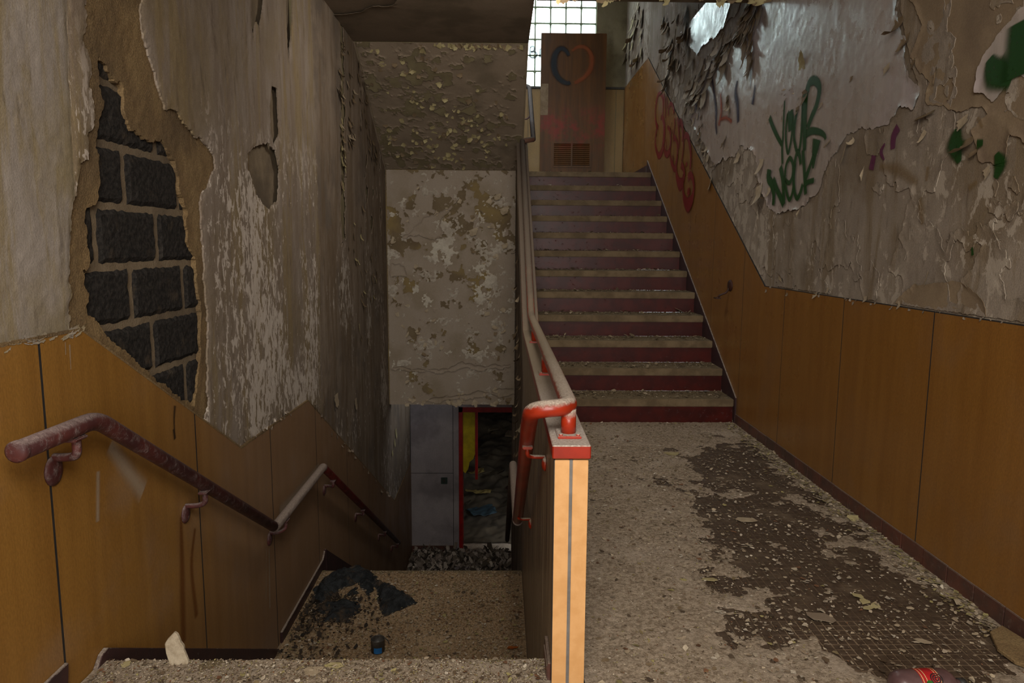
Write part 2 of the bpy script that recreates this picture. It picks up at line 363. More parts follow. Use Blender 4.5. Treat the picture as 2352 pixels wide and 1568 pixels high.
def tri_mesh(name, V, T, smooth=True, tint=None):
    me = bpy.data.meshes.new(name); nv, nt = len(V), len(T)
    me.vertices.add(nv); me.vertices.foreach_set('co', np.asarray(V, np.float32).ravel())
    me.loops.add(nt*3); me.loops.foreach_set('vertex_index', np.asarray(T, np.int32).ravel())
    me.polygons.add(nt); me.polygons.foreach_set('loop_start', np.arange(0, nt*3, 3, dtype=np.int32))
    try: me.polygons.foreach_set('loop_total', np.full(nt, 3, np.int32))
    except Exception: pass
    me.polygons.foreach_set('use_smooth', np.full(nt, smooth))
    me.update(calc_edges=True)
    if tint is not None:
        ca = me.color_attributes.new('tint', 'FLOAT_COLOR', 'POINT'); ca.data.foreach_set('color', np.asarray(tint, np.float32).ravel())
    return me
def layer(name, P0, U, V, N, ua, ub, va, vb, res, field, disp, mat, parent=None, thick=0., kind=None, label=None):
    us = np.linspace(ua, ub, max(2, int((ub-ua)/res)+1)); vs = np.linspace(va, vb, max(2, int((vb-va)/res)+1))
    A, B = np.meshgrid(us, vs, indexing='ij'); F = field(A, B)
    jx = (rng.random(A.shape)-.5)*res*.5; A = A+jx; B = B+(rng.random(A.shape)-.5)*res*.5
    D = disp(A, B, F); nu, nv = A.shape
    P0, U, V, N = (np.array(q, float) for q in (P0, U, V, N))
    pts = P0+A[..., None]*U+B[..., None]*V+D[..., None]*N; pts = pts.reshape(-1, 3); f = F.ravel()
    I = np.arange(nu*nv).reshape(nu, nv); a, b, c, d = I[:-1, :-1].ravel(), I[1:, :-1].ravel(), I[1:, 1:].ravel(), I[:-1, 1:].ravel()
    T = np.concatenate([np.stack([a, b, c], 1), np.stack([a, c, d], 1)])
    if np.dot(np.cross(U, V), N) < 0: T = T[:, ::-1]
    ins = f[T] > 0; cnt = ins.sum(1); out = [T[cnt == 3]]; ek = []; et = []
    base = len(pts)
    T1 = T[cnt == 1]; k = np.argmax(ins[cnt == 1], 1); r = np.arange(len(T1)); i0, i1, i2 = T1[r, k], T1[r, (k+1) % 3], T1[r, (k+2) % 3]
    T2 = T[cnt == 2]; k = np.argmin(ins[cnt == 2], 1); r = np.arange(len(T2)); j0, j1, o = T2[r, (k+1) % 3], T2[r, (k+2) % 3], T2[r, k]
    E = np.concatenate([np.stack([i0, i1], 1), np.stack([i0, i2], 1), np.stack([j1, o], 1), np.stack([j0, o], 1)])
    if len(E):
        key = np.minimum(E[:, 0], E[:, 1]).astype(np.int64)*base+np.maximum(E[:, 0], E[:, 1])
        uq, fi, inv = np.unique(key, return_index=True, return_inverse=True); inv = inv.ravel()
        ea, eb = E[fi, 0], E[fi, 1]; t = (f[ea]/(f[ea]-f[eb]+1e-12))[:, None]; t = np.clip(t, .02, .98)
        pts = np.concatenate([pts, pts[ea]*(1-t)+pts[eb]*t]); inv = inv+base
        n1, n2 = len(i0), len(j0); e01, e02, ej1, ej0 = inv[:n1], inv[n1:2*n1], inv[2*n1:2*n1+n2], inv[2*n1+n2:]
        out += [np.stack([i0, e01, e02], 1), np.stack([j0, j1, ej1], 1), np.stack([j0, ej1, ej0], 1)]
    T = np.concatenate(out)
    if not len(T): return None
    if thick:
        de = np.concatenate([T[:, [0, 1]], T[:, [1, 2]], T[:, [2, 0]]]).astype(np.int64); M = len(pts)
        k1 = de[:, 0]*M+de[:, 1]; k2 = de[:, 1]*M+de[:, 0]; bd = de[~np.isin(k1, k2)]
        uv, iv = np.unique(bd, return_inverse=True); iv = iv.reshape(bd.shape)
        fr = pts[uv]; bk = pts[uv]-N*thick; fi0 = len(pts); bi0 = fi0+len(fr); pts = np.concatenate([pts, fr, bk])
        q0, q1, r0, r1 = fi0+iv[:, 0], fi0+iv[:, 1], bi0+iv[:, 0], bi0+iv[:, 1]
        T = np.concatenate([T, np.stack([q1, q0, r0], 1), np.stack([q1, r0, r1], 1)])
    u, T = np.unique(T, return_inverse=True); T = T.reshape(-1, 3); pts = pts[u]
    return link(name, tri_mesh(name, pts, T), mat, parent, kind, label)

# ------------------------------------------------------------------ curled flakes and loose chips
def flake_me(seed, bend, jag=.25, nx=4, ny=6, name='paint_flake'):
    r = random.Random(seed); V = []; F = []
    wl = [1-.5*(j/ny)**2*r.uniform(.2, 1.4)+r.uniform(-jag, jag)*.6 for j in range(ny+1)]
    sh = [r.uniform(-jag, jag)*.4 for _ in range(ny+1)]; rag = [r.uniform(-.12, .12) for _ in range(nx+1)]
    for j in range(ny+1):
        for i in range(nx+1):
            t = j/ny*(1+(rag[i] if j == ny else 0)); a = bend*t
            y, z = (math.sin(a)/bend, (1-math.cos(a))/bend) if abs(bend) > 1e-3 else (t, 0)
            x = (i/nx-.5)*max(wl[j], .12)+sh[j]; V.append((x, -y, z+.05*abs(x)*r.uniform(.5, 1.2)))
    for j in range(ny):
        for i in range(nx): q = j*(nx+1)+i; F.append((q, q+nx+1, q+nx+2, q+1))
    return pyd(name, V, F, True)
FLK = [flake_me(i, b) for i, b in enumerate([.4, .6, .9, 1.3, 1.8, 1.1, .25, .75])]
FLKM = {}
def flake(parent, P, N, up, wd, ln, k=None, mat='flake_brown', roll=0., lift=0.):
    k = random.randrange(len(FLK)) if k is None else k
    if (k, mat) not in FLKM:
        me = FLK[k].copy(); me.materials.append(MAT[mat]); FLKM[k, mat] = me
    N = Vector(N).normalized(); U = Vector(up); U = (U-N*U.dot(N)).normalized(); U = Matrix.Rotation(roll, 3, N) @ U; S = U.cross(N)
    o = bpy.data.objects.new('paint_flake', FLKM[k, mat]); COL.objects.link(o); o.parent = parent
    P = Vector(P)+N*(.003+lift); l = math.sqrt(wd*ln)*.9
    o.matrix_world = Matrix(((S.x*wd, U.x*ln, N.x*l, P.x), (S.y*wd, U.y*ln, N.y*l, P.y), (S.z*wd, U.z*ln, N.z*l, P.z), (0, 0, 0, 1)))
    if parent: o.matrix_parent_inverse = Matrix.Translation(-Vector(parent.location)) if parent.type == 'EMPTY' else Matrix()
    return o
def chips(name, P, size, tints, parent=None, N=(0, 0, 1), kind='stuff', tilt=.14, flat=.5, zjit=.003):
    n = len(P); P = np.asarray(P, float); size = np.asarray(size)[:, None]; N = np.array(N, float)
    e1 = np.cross(N, [0.3, .2, .9]) if abs(N[2]) < .9 else np.array([1., 0, 0]); e1 /= np.linalg.norm(e1); e2 = np.cross(N, e1)
    V = []; ang0 = rng.random(n)*6.28; asp = rng.uniform(flat, 1, n); tx, ty = rng.normal(0, tilt, n), rng.normal(0, tilt, n)
    lift = np.abs(tx)+np.abs(ty); K = 5
    for j in range(K):
        a = j*2*math.pi/K+rng.uniform(-.4, .4, n); r = rng.uniform(.6, 1.1, n)
        x, y = np.cos(a)*r, np.sin(a)*r*asp; xr, yr = x*np.cos(ang0)-y*np.sin(ang0), x*np.sin(ang0)+y*np.cos(ang0)
        h = xr*tx+yr*ty
        V.append(P+size*(xr[:, None]*e1+yr[:, None]*e2+(h+lift*.8)[:, None]*N)+N*zjit*rng.random((n, 1)))
    V = np.stack(V, 1).reshape(-1, 3); b = np.arange(n)[:, None]*K
    T = np.concatenate([b+np.array([[0, 1, 2]]), b+np.array([[0, 2, 3]]), b+np.array([[0, 3, 4]])])
    C = np.array([lin(t) for t in tints])[rng.integers(0, len(tints), n)]; C[:, :3] *= rng.uniform(.75, 1.2, (n, 1))
    return link(name, tri_mesh(name, V, T, False, np.repeat(C, K, 0)), 'chips', parent, kind)

# ------------------------------------------------------------------ painted strokes on a plane
def catmull(P, k=6):
    P = [np.array(p, float) for p in P]
    if len(P) < 3: return [P[0]*(1-t)+P[1]*t for t in np.linspace(0, 1, 8)]
    Q = [2*P[0]-P[1]]+P+[2*P[-1]-P[-2]]; out = []
    for i in range(1, len(Q)-2):
        for t in np.linspace(0, 1, k, endpoint=False):
            a, b, c, d = Q[i-1:i+3]
            out.append(.5*(2*b+(c-a)*t+(2*a-5*b+4*c-d)*t*t+(3*b-a-3*c+d)*t**3))
    return out+[P[-1]]
def strokes(name, lst, to3, nrm, mat, parent, label=None):   # lst of (points in the surface's own 2D metres, width m)
    V = []; F = []; UVs = []
    nrm = Vector(nrm)
    for pts, wd in lst:
        C = catmull(pts); n = len(C); b = len(V)
        ws = wd if hasattr(wd, '__len__') else [wd]*2
        for i, c in enumerate(C):
            t = C[min(i+1, n-1)]-C[max(i-1, 0)]; t = t/(np.linalg.norm(t)+1e-9); s = np.array([-t[1], t[0]])
            ww = np.interp(i/(n-1), np.linspace(0, 1, len(ws)), ws)
            for sg in (-.5, .5): V.append(Vector(to3(*(c+s*sg*ww)))+nrm*.0004*len(F)*.02); UVs.append((sg+.5, i/(n-1)))
        F += [(b+2*i, b+2*i+1, b+2*i+3, b+2*i+2) for i in range(n-1)]
    me = pyd(name, V, F); uv = me.uv_layers.new(name='UVMap')
    for l in me.loops: uv.data[l.index].uv = UVs[l.vertex_index]
    return link(name, me, mat, parent, None, label)

# ================================================================== SETTING
c1f = lambda s, ox, oy: (lambda *P: [(ox+x/s, oy+y/s) for x, y in P])
ZL0, YR = -3.05, -3.2
# ---------------- left wall
TL = [(YR, ZW), (2.005, ZW), (3.165, .309), (4.30, .279), (7.69, -1.616), (YLOW, -1.63)]
BL = [(YR, 0), (1.90, 0), (3.45, -.965), (4.46, -.955), (7.6, -2.87), (YLOW, -2.87)]
def pw(P, y): return float(np.interp(y, [a for a, b in P], [b for a, b in P]))
def poly_between(top, bot, ya, yb):
    t = [(ya, pw(top, ya))]+[p for p in top if ya < p[0] < yb]+[(yb, pw(top, yb))]
    b = [(ya, pw(bot, ya))]+[p for p in bot if ya < p[0] < yb]+[(yb, pw(bot, yb))]
    return b+t[::-1]
wl = link('wall_left', prX([(YR, -.3), (1.5, -.3), (3, ZL0-.2), (YLOW+.2, ZL0-.2), (YLOW+.2, 3.3), (YR, 3.3)], XL-.25, XL-.030), 'mortar', None, 'structure')
HOLE = [onX(p, XL-.018) for p in [(219,130),(232,145),(255,176),(278,204),(278,235),(281,265),(296,296),(321,314),(347,325),(357,316),(368,319),(380,347),(398,367),(406,403),(408,434),(424,480),(426,530),(428,556),(446,597),(449,663),(456,714),(456,796),(458,812),(453,846),(442,935),(343,865),(240,775),(228,760),(195,711),(192,661),(184,622),(200,602),(192,543),(192,481),(220,459),(223,414),(223,369),(216,336),(220,285),(231,257),(226,212),(217,173),(213,145)]]
SCR = [onX(p, XL) for p in [(205,-90),(201,0),(196,97),(207,122),(217,158),(210,189),(219,245),(222,270),(217,293),(207,311),(207,367),(191,378),(176,434),(167,474),(163,561),(162,663),(159,755),(158,800),(300,900),(467,990),(480,933),(479,854),(480,755),(474,663),(468,536),(462,480),(465,449),(482,418),(495,388),(495,357),(474,332),(439,301),(408,260),(380,245),(367,209),(357,168),(337,102),(327,61),(324,31),(329,0),(335,-90)]]
SC2 = [onX(p, XL) for p in [(569,352),(587,337),(620,327),(633,347),(643,388),(640,459),(620,480),(605,469),(587,439),(571,388)]]
SLIT = [onX(p, XL) for p in [(625,194),(638,204),(643,306),(630,335),(623,306),(620,245)]]
SL2 = [onX(p, XL) for p in [(574,-60),(612,-60),(606,20),(597,70),(590,48),(584,90),(578,55)]]
SL3 = [onX(p, XL) for p in [(655,-60),(676,-60),(672,60),(664,140),(659,70)]]
ptrim = lambda A, B: B-np.interp(A, [a for a, b in TL], [b-.02 for a, b in TL])
def fl_plaster(A, B):
    n = (fbm(A, B, 22, 3, 4)-.5)*.035+(fbm(A, B, 90, 5, 2)-.5)*.012
    F = np.minimum.reduce([sdf(A, B, SCR)+n, sdf(A, B, SC2)+n*.8, sdf(A, B, SLIT)+n*.5, sdf(A, B, SL2)+n*.4, sdf(A, B, SL3)+n*.4])
    return np.minimum(F, ptrim(A, B)+n*.25)
def fl_scratch(A, B):
    n = (fbm(A, B, 26, 13, 4)-.5)*.04+(fbm(A, B, 110, 15, 2)-.5)*.016
    return np.minimum(np.minimum(sdf(A, B, HOLE)+n, .42-sdf(A, B, SCR)), ptrim(A, B)+.01)
und = lambda A, B, F: (fbm(A, B, 2.5, 31, 3)-.5)*.012+(fbm(A, B, 40, 33, 3)-.5)*.003-.004*np.exp(-np.abs(F)/.008)
EX, EY, EZ = (1, 0, 0), (0, 1, 0), (0, 0, 1)
hs = min(y for y, z in SCR)
layer('plaster_coat', (XL, 0, 0), EY, EZ, EX, .85, 2.35, .1, 3.0, .0085, lambda A, B: np.minimum(fl_plaster(A, B), 2.02+(B-1)*.06-A), und, 'plaster_left', wl, .008, label='smooth grey plaster before the broken hole')
layer('plaster_coat', (XL, 0, 0), EY, EZ, EX, 1.95, 4.7, .1, 3.0, .0095, lambda A, B: np.minimum(fl_plaster(A, B), A-2.02-(B-1)*.06), und, 'plaster_worn', wl, .008, label='streaked worn plaster with pale paint remnants')
layer('scratch_coat', (XL-.010, 0, 0), EY, EZ, EX, 1.7, 4.3, .2, 3.0, .010, fl_scratch, lambda A, B, F: (fbm(A, B, 6, 41, 4)-.5)*.010+(fbm(A, B, 60, 43, 2)-.5)*.003, 'scratch', wl, .020, label='sandy brown scratch coat')
def fl_far(A, B):
    n = fbm(A, B, 9, 51, 5, 3.5); m1 = sdf(A, B, [(5.35, 1.2), (5.5, 2.9), (5.62, 2.9), (5.5, 1.3)])+(fbm(A, B, 18, 53, 4)-.5)*.12
    h = (.70-n)*.3; reg = np.clip((A-5.5)*1.2, 0, 1)*np.clip((B-.2)*.8, 0, 1)
    return np.minimum(np.minimum(m1, h+(1-reg)*.12), ptrim(A, B)+(fbm(A, B, 20, 55, 3)-.5)*.02)
layer('plaster_coat', (XL, 0, 0), EY, EZ, EX, 4.69, YLOW+.05, -1.75, 3.0, .014, fl_far, lambda A, B, F: und(A, B, F)+.012*np.exp(-np.maximum(F, 0)/.02)*fbm(A, B, 12, 57, 2), 'plaster_far', wl, .004, label='dim flaking plaster deep in the stairwell')
link('undercoat', box(XL-.03, XL-.008, 4.3, YLOW+.1, -1.9, 3.1), 'soffit_bare', wl)
link('plaster_coat', box(XL-.03, XL, YR, .86, ZW-.02, 3.1), 'plaster_left', wl)
# cinder blocks, one by one
zc = [.41, .597, .784, .970, 1.157, 1.344, 1.531, 1.718, 1.905, 2.092]
yc = {0: 2.53, 1: 2.72, 2: 2.482, 3: 2.357, 4: 2.171, 5: 2.357, 6: 2.20, 7: 2.40, 8: 2.2}
hx, hy = [a for a, b in HOLE], [b for a, b in HOLE]
for i in range(9):
    y = yc[i]-3*.383
    while y < 3.1:
        a, b, c, d = y+.007, y+.376, zc[i]+.007, zc[i+1]-.007
        if b > min(hx)-.03 and a < max(hx)+.03 and c < max(hy)+.02 and d > min(hy)-.02:
            nz, nyy = 9, 16; Vv = []; Ff = []
            g = [[(a+(b-a)*p/nyy, c+(d-c)*q/nz) for q in range(nz+1)] for p in range(nyy+1)]
            for p in range(nyy+1):
                for q in range(nz+1):
                    e = p in (0, nyy) or q in (0, nz); jy, jz = random.uniform(-.004, .004), random.uniform(-.004, .004)
                    Vv.append((XL-.033 if e else XL-.021+random.uniform(-.0015, .0015), g[p][q][0]+jy, g[p][q][1]+jz))
            for p in range(nyy):
                for q in range(nz): k = p*(nz+1)+q; Ff.append((k, k+nz+1, k+nz+2, k+1))
            link('cinder_block', bevel_me(pyd('cinder_block', Vv, Ff), 0), 'block', wl)
        y += .383
# wainscot panels and seam strips
seamsL = [YR, .943, 1.818, 2.70, 3.57, 4.45, 5.33, 6.2, 7.08, 7.95, YLOW]
link('wainscot_backing', prX(poly_between(TL, BL, YR, YLOW), XL-.03, XL+.001), 'seam', wl)
for a, b in zip(seamsL, seamsL[1:]):
    link('panel', prX(poly_between(TL, BL, a+.0048, b-.0048), XL+.001, XL+.008), 'lam_left', wl)
for s in seamsL[2:-1]:
    link('seam_strip', prX(poly_between(TL, BL, s-.005, s+.005), XL+.001, XL+.0079), 'seam', wl)
tp = [(y, z) for y, z in TL if y > .3]; tp = [(.3, ZW)]+tp[0:] if tp[0][0] > .3 else tp
link('top_strip', prX([(y, z-.003) for y, z in tp]+[(y, z+.005) for y, z in tp[::-1]], XL-.004, XL+.009), 'scratch', wl)
# ---------------- right wall
wr = link('wall_right', prX([(YR, -.3), (4.8, -.3), (8.2, 1.7), (YB+.2, 1.7), (YB+.2, 5.6), (YR, 5.6)], XR, XR+.25), 'plaster_right', None, 'structure')
SLR = (3.35-.988)/(8.37-4.441)
TR = [(YR, ZW), (4.441, ZW), (8.37, 3.35), (YB, 3.35)]
BR = [(YR, .01), (4.75, .01), (8.1, 1.95), (YB, 1.95)]
seamsR = [YR]+[2.674+.7177*k for k in range(-4, 10)]+[YB]
link('wainscot_backing', prX(poly_between(TR, BR, YR, YB-.001), XR, XR-.002), 'seam', wr)
for a, b in zip(seamsR, seamsR[1:]):
    link('panel', prX(poly_between(TR, BR, a+.0034, b-.0034), XR-.002, XR-.009), 'lam_right', wr)
for s in seamsR[2:-1]:
    link('seam_strip', prX(poly_between(TR, BR, s-.0035, s+.0035), XR-.002, XR-.0089), 'seam', wr)
link('top_strip', prX([(y, z-.003) for y, z in TR]+[(y, z+.004) for y, z in TR[::-1]], XR+.002, XR-.008), 'seam', wr)
R2 = lambda P: [onX(p, XR) for p in P]
SKB = R2([(1738,-60),(1738,40),(1716,70),(1706,85),(1690,108),(1672,100),(1668,125),(1640,135),(1622,150),(1606,190),(1598,240),(1590,270),(1600,300),(1622,340),(1645,385),(1662,368),(1690,362),(1702,330),(1735,352),(1742,400),(1765,470),(1785,490),(1800,492),(1850,470),(1882,440),(1892,400),(1905,370),(1925,345),(1952,312),(2000,292),(2040,286),(2068,255),(2100,250),(2112,215),(2105,185),(2092,150),(2078,80),(2065,0),(2060,-60)])
SKA = R2([(1577,-30),(1684,-30),(1679,0),(1672,40),(1664,62),(1650,80),(1632,92),(1612,112),(1602,124),(1590,112),(1577,92)])
SKA2 = R2([(1541,-30),(1575,-30),(1574,20),(1568,75),(1556,72),(1546,50)])
SKC = R2([(2268,118),(2310,60),(2352,20),(2420,0),(2430,190),(2352,176),(2325,182),(2286,236),(2262,212),(2245,216),(2250,160)])
SKD = R2([(2060,738),(2066,690),(2100,652),(2200,642),(2262,682),(2272,752),(2160,730)])
SKE = R2([(1690,700),(1700,640),(1800,560),(1760,500),(1705,420),(1660,400),(1700,520)])
SKF = R2([(2235,300),(2290,250),(2330,300),(2310,380),(2255,370)])
UND = R2([(2075,-60),(2120,60),(2095,130),(2140,190),(2128,235),(2200,265),(2262,240),(2300,300),(2420,330),(2430,-60)])
def fr_skin(A, B):
    n = (fbm(A, B, 14, 61, 4)-.5)*.07+(fbm(A, B, 70, 63, 3)-.5)*.02
    return -np.minimum.reduce([sdf(A, B, SKB)+n, sdf(A, B, SKA)+n*.6, sdf(A, B, SKA2)+n*.6, sdf(A, B, SKC)+n*.25])
curl = lambda A, B, F: .002+(fbm(A, B, 3, 71, 3)-.5)*.006+(fbm(A, B, 30, 73, 2)-.5)*.0025+np.exp(-np.maximum(F, 0)/.014)*np.clip(fbm(A, B, 9, 75, 2)-.3, 0, 1)*.022
layer('paint_skin', (XR-.004, 0, 0), EY, EZ, (-1, 0, 0), 1.9, 8.0, 1.0, 3.2, .011, fr_skin, curl, 'skin', wr, label='glossy lilac-grey paint skin peeling at its edges')
fr_und = lambda A, B: -np.minimum(sdf(A, B, UND)+(fbm(A, B, 12, 81, 4)-.5)*.06, np.minimum(sdf(A, B, SKD), sdf(A, B, SKF))+(fbm(A, B, 12, 82, 4)-.5)*.05)
layer('undercoat', (XR-.001, 0, 0), EY, EZ, (-1, 0, 0), 1.9, 4.2, 1.0, 2.6, .012, fr_und, lambda A, B, F: .002+(fbm(A, B, 6, 83, 3)-.5)*.006+np.exp(-np.maximum(F, 0)/.01)*.006, 'undercoat', wr, .002, label='bare brown undercoat')
fr_rough = lambda A, B: np.minimum((fbm(A, B, 5, 91, 5)-.50)*.3, np.minimum(B-np.interp(A, [a for a, b in TR], [b+.012 for a, b in TR]), sdf(A, B, SKB)-.01))
layer('plaster_scab', (XR-.001, 0, 0), EY, EZ, (-1, 0, 0), 1.5, 8.3, .99, 3.3, .013, fr_rough, lambda A, B, F: .001+(fbm(A, B, 18, 93, 3)-.5)*.004+np.exp(-np.maximum(F, 0)/.012)*.004, 'plaster_right', wr, .003, label='rough remnants of a dull plaster layer')
# ---------------- floor of this landing, tiles and dust
fl = link('floor', joinme('floor', [box(XL, PL, YR, YE-.02, -.25, -.0016), box(PL+.02, XR+.01, YR, Y0+.05, -.25, -.0016)]), 'grout', None, 'structure')
EXPO = [onZ(p) for p in [(1575,1050),(1640,1012),(1722,1010),(1792,1085),(1905,1150),(2105,1290),(2300,1430),(2380,1480),(2380,1600),(2000,1600),(1880,1500),(1765,1400),(1690,1310),(1610,1200)]]
TP = .028; tiles = []
for ix in range(int((XR-XL)/TP)):
    for iy in range(int((Y0-.8)/TP)):
        x, y = XR-.010-TP*(ix+.5), .8+TP*(iy+.5)
        if x < PR+.02 and y > YE-.05: continue
        if x < XL+.02: continue
        tiles.append((x, y))
tiles = np.array(tiles); de = sdf(tiles[:, 0], tiles[:, 1], EXPO)
order = np.argsort(np.where((de < .05) & (tiles[:, 1] > 1.9), tiles[:, 1], 99)); near = order[:290]; rest = order[290:]
tm = box(-.0128, .0128, -.0128, .0128, -.006, 0, .0016, 'mosaic_tile'); tm.materials.append(MAT['mosaic'])
for k in near:
    o = bpy.data.objects.new('mosaic_tile', tm); COL.objects.link(o); o.parent = fl; o.location = (tiles[k, 0]+random.uniform(-.0006, .0006), tiles[k, 1], random.uniform(-.0008, .0006))
tv = np.array([v.co for v in box(-.0128, .0128, -.0128, .0128, -.006, 0).vertices]); tf = np.array([[1, 3, 7], [1, 7, 5], [0, 4, 5], [0, 5, 1], [0, 1, 3], [0, 3, 2], [4, 6, 7], [4, 7, 5], [2, 3, 7], [2, 7, 6]])
R_ = tiles[rest]; V = (tv[None]+np.concatenate([R_, rng.uniform(-.0008, .0004, (len(R_), 1))], 1)[:, None]).reshape(-1, 3)
link('mosaic_tiles', tri_mesh('mosaic_tiles', V, (tf[None]+8*np.arange(len(R_))[:, None, None]).reshape(-1, 3), False), 'mosaic', fl, 'stuff')
def f_dust(A, B):
    s = np.clip(sdf(A, B, EXPO)/.30, -.62, .75); n = fbm(A, B, 5, 101, 5)-.5; n2 = fbm(A, B, 40, 103, 3)-.5
    wallb = np.clip((A-(XR-.075))/.05, 0, 1)*.75
    return .12+s*.8+n*1.5+(fbm(A, B, 15, 109, 3)-.5)*1.0+n2*.55+wallb-.25*(fbm(A, B, 1.6, 105, 3) > .62)
h_dust = lambda A, B, F: .0004+np.clip(F, 0, .5)*.010+(fbm(A, B, 55, 107, 3)-.5)*.005*np.clip(F*3, 0, 1)
layer('dust', (0, 0, 0), EX, EY, EZ, PR+.004, XR-.012, .8, Y0-.006, .009, f_dust, h_dust, 'dust', fl, kind='stuff')
layer('dust', (0, 0, 0), EX, EY, EZ, XL+.012, PL, .8, YE-.004, .009, lambda A, B: .22+(fbm(A, B, 6, 111, 5)-.5)*.6, h_dust, 'dust', fl, kind='stuff')
# baseboard of single quarry tiles along the right wall
bb = link('baseboard_right', box(XR-.010, XR-.002, YR, Y0-.02, -.005, ZB-.002), 'grout', None, 'structure')
y = Y0-.025
while y > .9:
    o = link('tile', box(XR-.017+random.uniform(-.001, .001), XR-.009, y-.147, y, -.004, ZB+random.uniform(-.0015, .0015), .002), 'base_tile', bb); y -= .150
bl = link('baseboard_left', prX([(YR, 0), (1.80, 0), (1.815, .10), (1.70, .10), (YR, .10)], XL+.008, XL+.02, .002), 'skirt', None, 'structure')
link('skirting', prX([(1.86, -.07), (3.45, -1.0), (3.60, -1.0), (3.60, -.935), (1.995, .035), (1.965, .03)], XL+.008, XL+.024, .002), 'skirt', bl)
link('skirting', prX([(3.60, -.95), (4.55, -.95), (4.55, -.80), (4.50, -.84), (3.60, -.84)], XL+.008, XL+.022, .002), 'skirt', bl)
link('skirting', prX([(4.57, -.98), (7.6, -2.86), (7.7, -2.75), (4.57, -.80)], XL+.008, XL+.022, .002), 'skirt', bl)
# ---------------- ceilings
SOF = [(3.0, 2.85), (5.97, 2.85), (YLIN, 2.0), (YLIN+.16, 2.0), (YLIN+.16, 2.25), (6.05, 3.2), (3.0, 3.2)]
ce = link('ceiling', prX([(YR, 2.85)]+SOF[1:-1]+[(YR, 3.2)], XL-.03, .215), 'soffit', None, 'structure')
link('landing_ceiling', box(.215, XR+.05, YR, 4.60, 2.85, 3.2), 'ceiling', ce)
link('beam', box(.215, XR+.05, 4.60, 4.79, 2.785, 3.3, .006), 'ceiling', ce)
link('upper_soffit', prX([(4.79, 3.0), (8.0, 4.92), (YB+.1, 4.92), (YB+.1, 5.2), (7.9, 5.2), (4.79, 3.3)], .215, XR+.05), 'ceiling', ce)
link('upper_side_wall', prX([(7.62, 2.2), (YB+.1, 2.04), (YB+.1, 5.2), (7.9, 5.2), (4.79, 3.3), (6.05, 3.2)], XL-.05, XL), 'plaster_far', ce)
link('upper_flight_wall', prX([(4.6, 3.15), (5.97, 3.15), (6.2, 3.12), (7.6, 4.9), (7.6, 5.2), (4.6, 5.2)], .12, .2), 'ceiling', ce)
# slope frame for the peeling paint on the soffit
sd = Vector((0, YLIN-5.97, 2.0-2.85)); sl = sd.length; sd.normalize(); sn = Vector((0, sd.z, -sd.y))
if sn.z > 0: sn = -sn
SO = Vector((XL, 5.97, 2.85))
def f_sof(A, B):
    n = fbm(A, B, 11, 121, 5); n2 = fbm(A, B, 36, 123, 3)
    reg = np.exp(-((A-.45)/.45)**2-((B-.45)/.45)**2)*.16+np.exp(-((A-.25)/.35)**2-((B-1.2)/.3)**2)*.10+np.exp(-((A-1.0)/.22)**2-((B-1.05)/.25)**2)*.12+np.exp(-((B-1.62)/.15)**2)*.08
    return (.66-n-reg*.9-(n2-.5)*.28)*.3
layer('paint_skin', SO+sn*.001, EX, sd, sn, .015, 1.39, .01, sl-.01, .008, f_sof, lambda A, B, F: .002+np.exp(-np.maximum(F, 0)/.012)*.014*fbm(A, B, 14, 125, 2), 'soffit', ce, .0015, label='brown paint flaking off the sloped soffit')
link('bare_soffit', prism([SO+sn*.0008+Vector((.01, 0, 0)), SO+sn*.0008+Vector((1.395, 0, 0)), SO+sn*.0008+sd*(sl-.005)+Vector((1.395, 0, 0)), SO+sn*.0008+sd*(sl-.005)+Vector((.01, 0, 0))], -sn*.02), 'soffit_bare', ce)
PATCH = [onZ(p, 2.85) for p in [(735,-40),(742,30),(775,30),(810,27),(860,10),(900,12),(920,-40)]]
layer('paint_skin', (0, 0, 2.848), EX, EY, (0, 0, -1), XL, .21, 3.6, 5.96, .016, lambda A, B: sdf(A, B, PATCH)+(fbm(A, B, 10, 131, 4)-.5)*.08, lambda A, B, F: .003+np.exp(-np.maximum(F, 0)/.015)*.01, 'soffit', ce, .002)
# ---------------- lintel wall over the lower flight
lw = link('wall_over_stairs', box(XL, PL+.002, YLIN+.004, YLIN+.17, -.455, 2.03), 'lintel_base', None, 'structure')
def f_lin(A, B):
    n = fbm(A, B, 6.5, 141, 5); n2 = fbm(A, B, 26, 143, 4); z = B
    reg = np.exp(-((z-1.55)/.42)**2)*.19+np.exp(-((A-(-.85))/.3)**2-((z-.35)/.35)**2)*.06+np.exp(-((A+.35)/.25)**2-((z-.25)/.3)**2)*.06
    return (.69-n-reg-(n2-.5)*.30)*.3
layer('paint_skin', (0, YLIN+.003, 0), EX, EZ, (0, -1, 0), XL+.012, PL, -.455, 1.995, .0075, f_lin, lambda A, B, F: .001+np.exp(-np.maximum(F, 0)/.012)*.012*fbm(A, B, 12, 145, 2), 'lintel_paint', lw, .0015, label='grey-brown paint with ragged holes')
def f_crust(A, B):
    n = fbm(A, B, 9, 151, 5); n2 = fbm(A, B, 45, 153, 4)
    reg = np.exp(-((A-.0)/.3)**2-((B-.75)/.75)**2)*.15+np.exp(-((B-1.35)/.35)**2)*.10+np.exp(-((A+1.1)/.15)**2-((B-.9)/.8)**2)*.06
    return (n+reg+(n2-.5)*.5-.70)*.3
layer('paint_crust', (0, YLIN, 0), EX, EZ, (0, -1, 0), XL+.012, PL, -.45, 1.99, .0075, f_crust, lambda A, B, F: .002+np.clip(F, 0, .05)*.12+(fbm(A, B, 60, 155, 2)-.5)*.012, 'lintel_crust', lw, .002, label='whitish blistered crust')
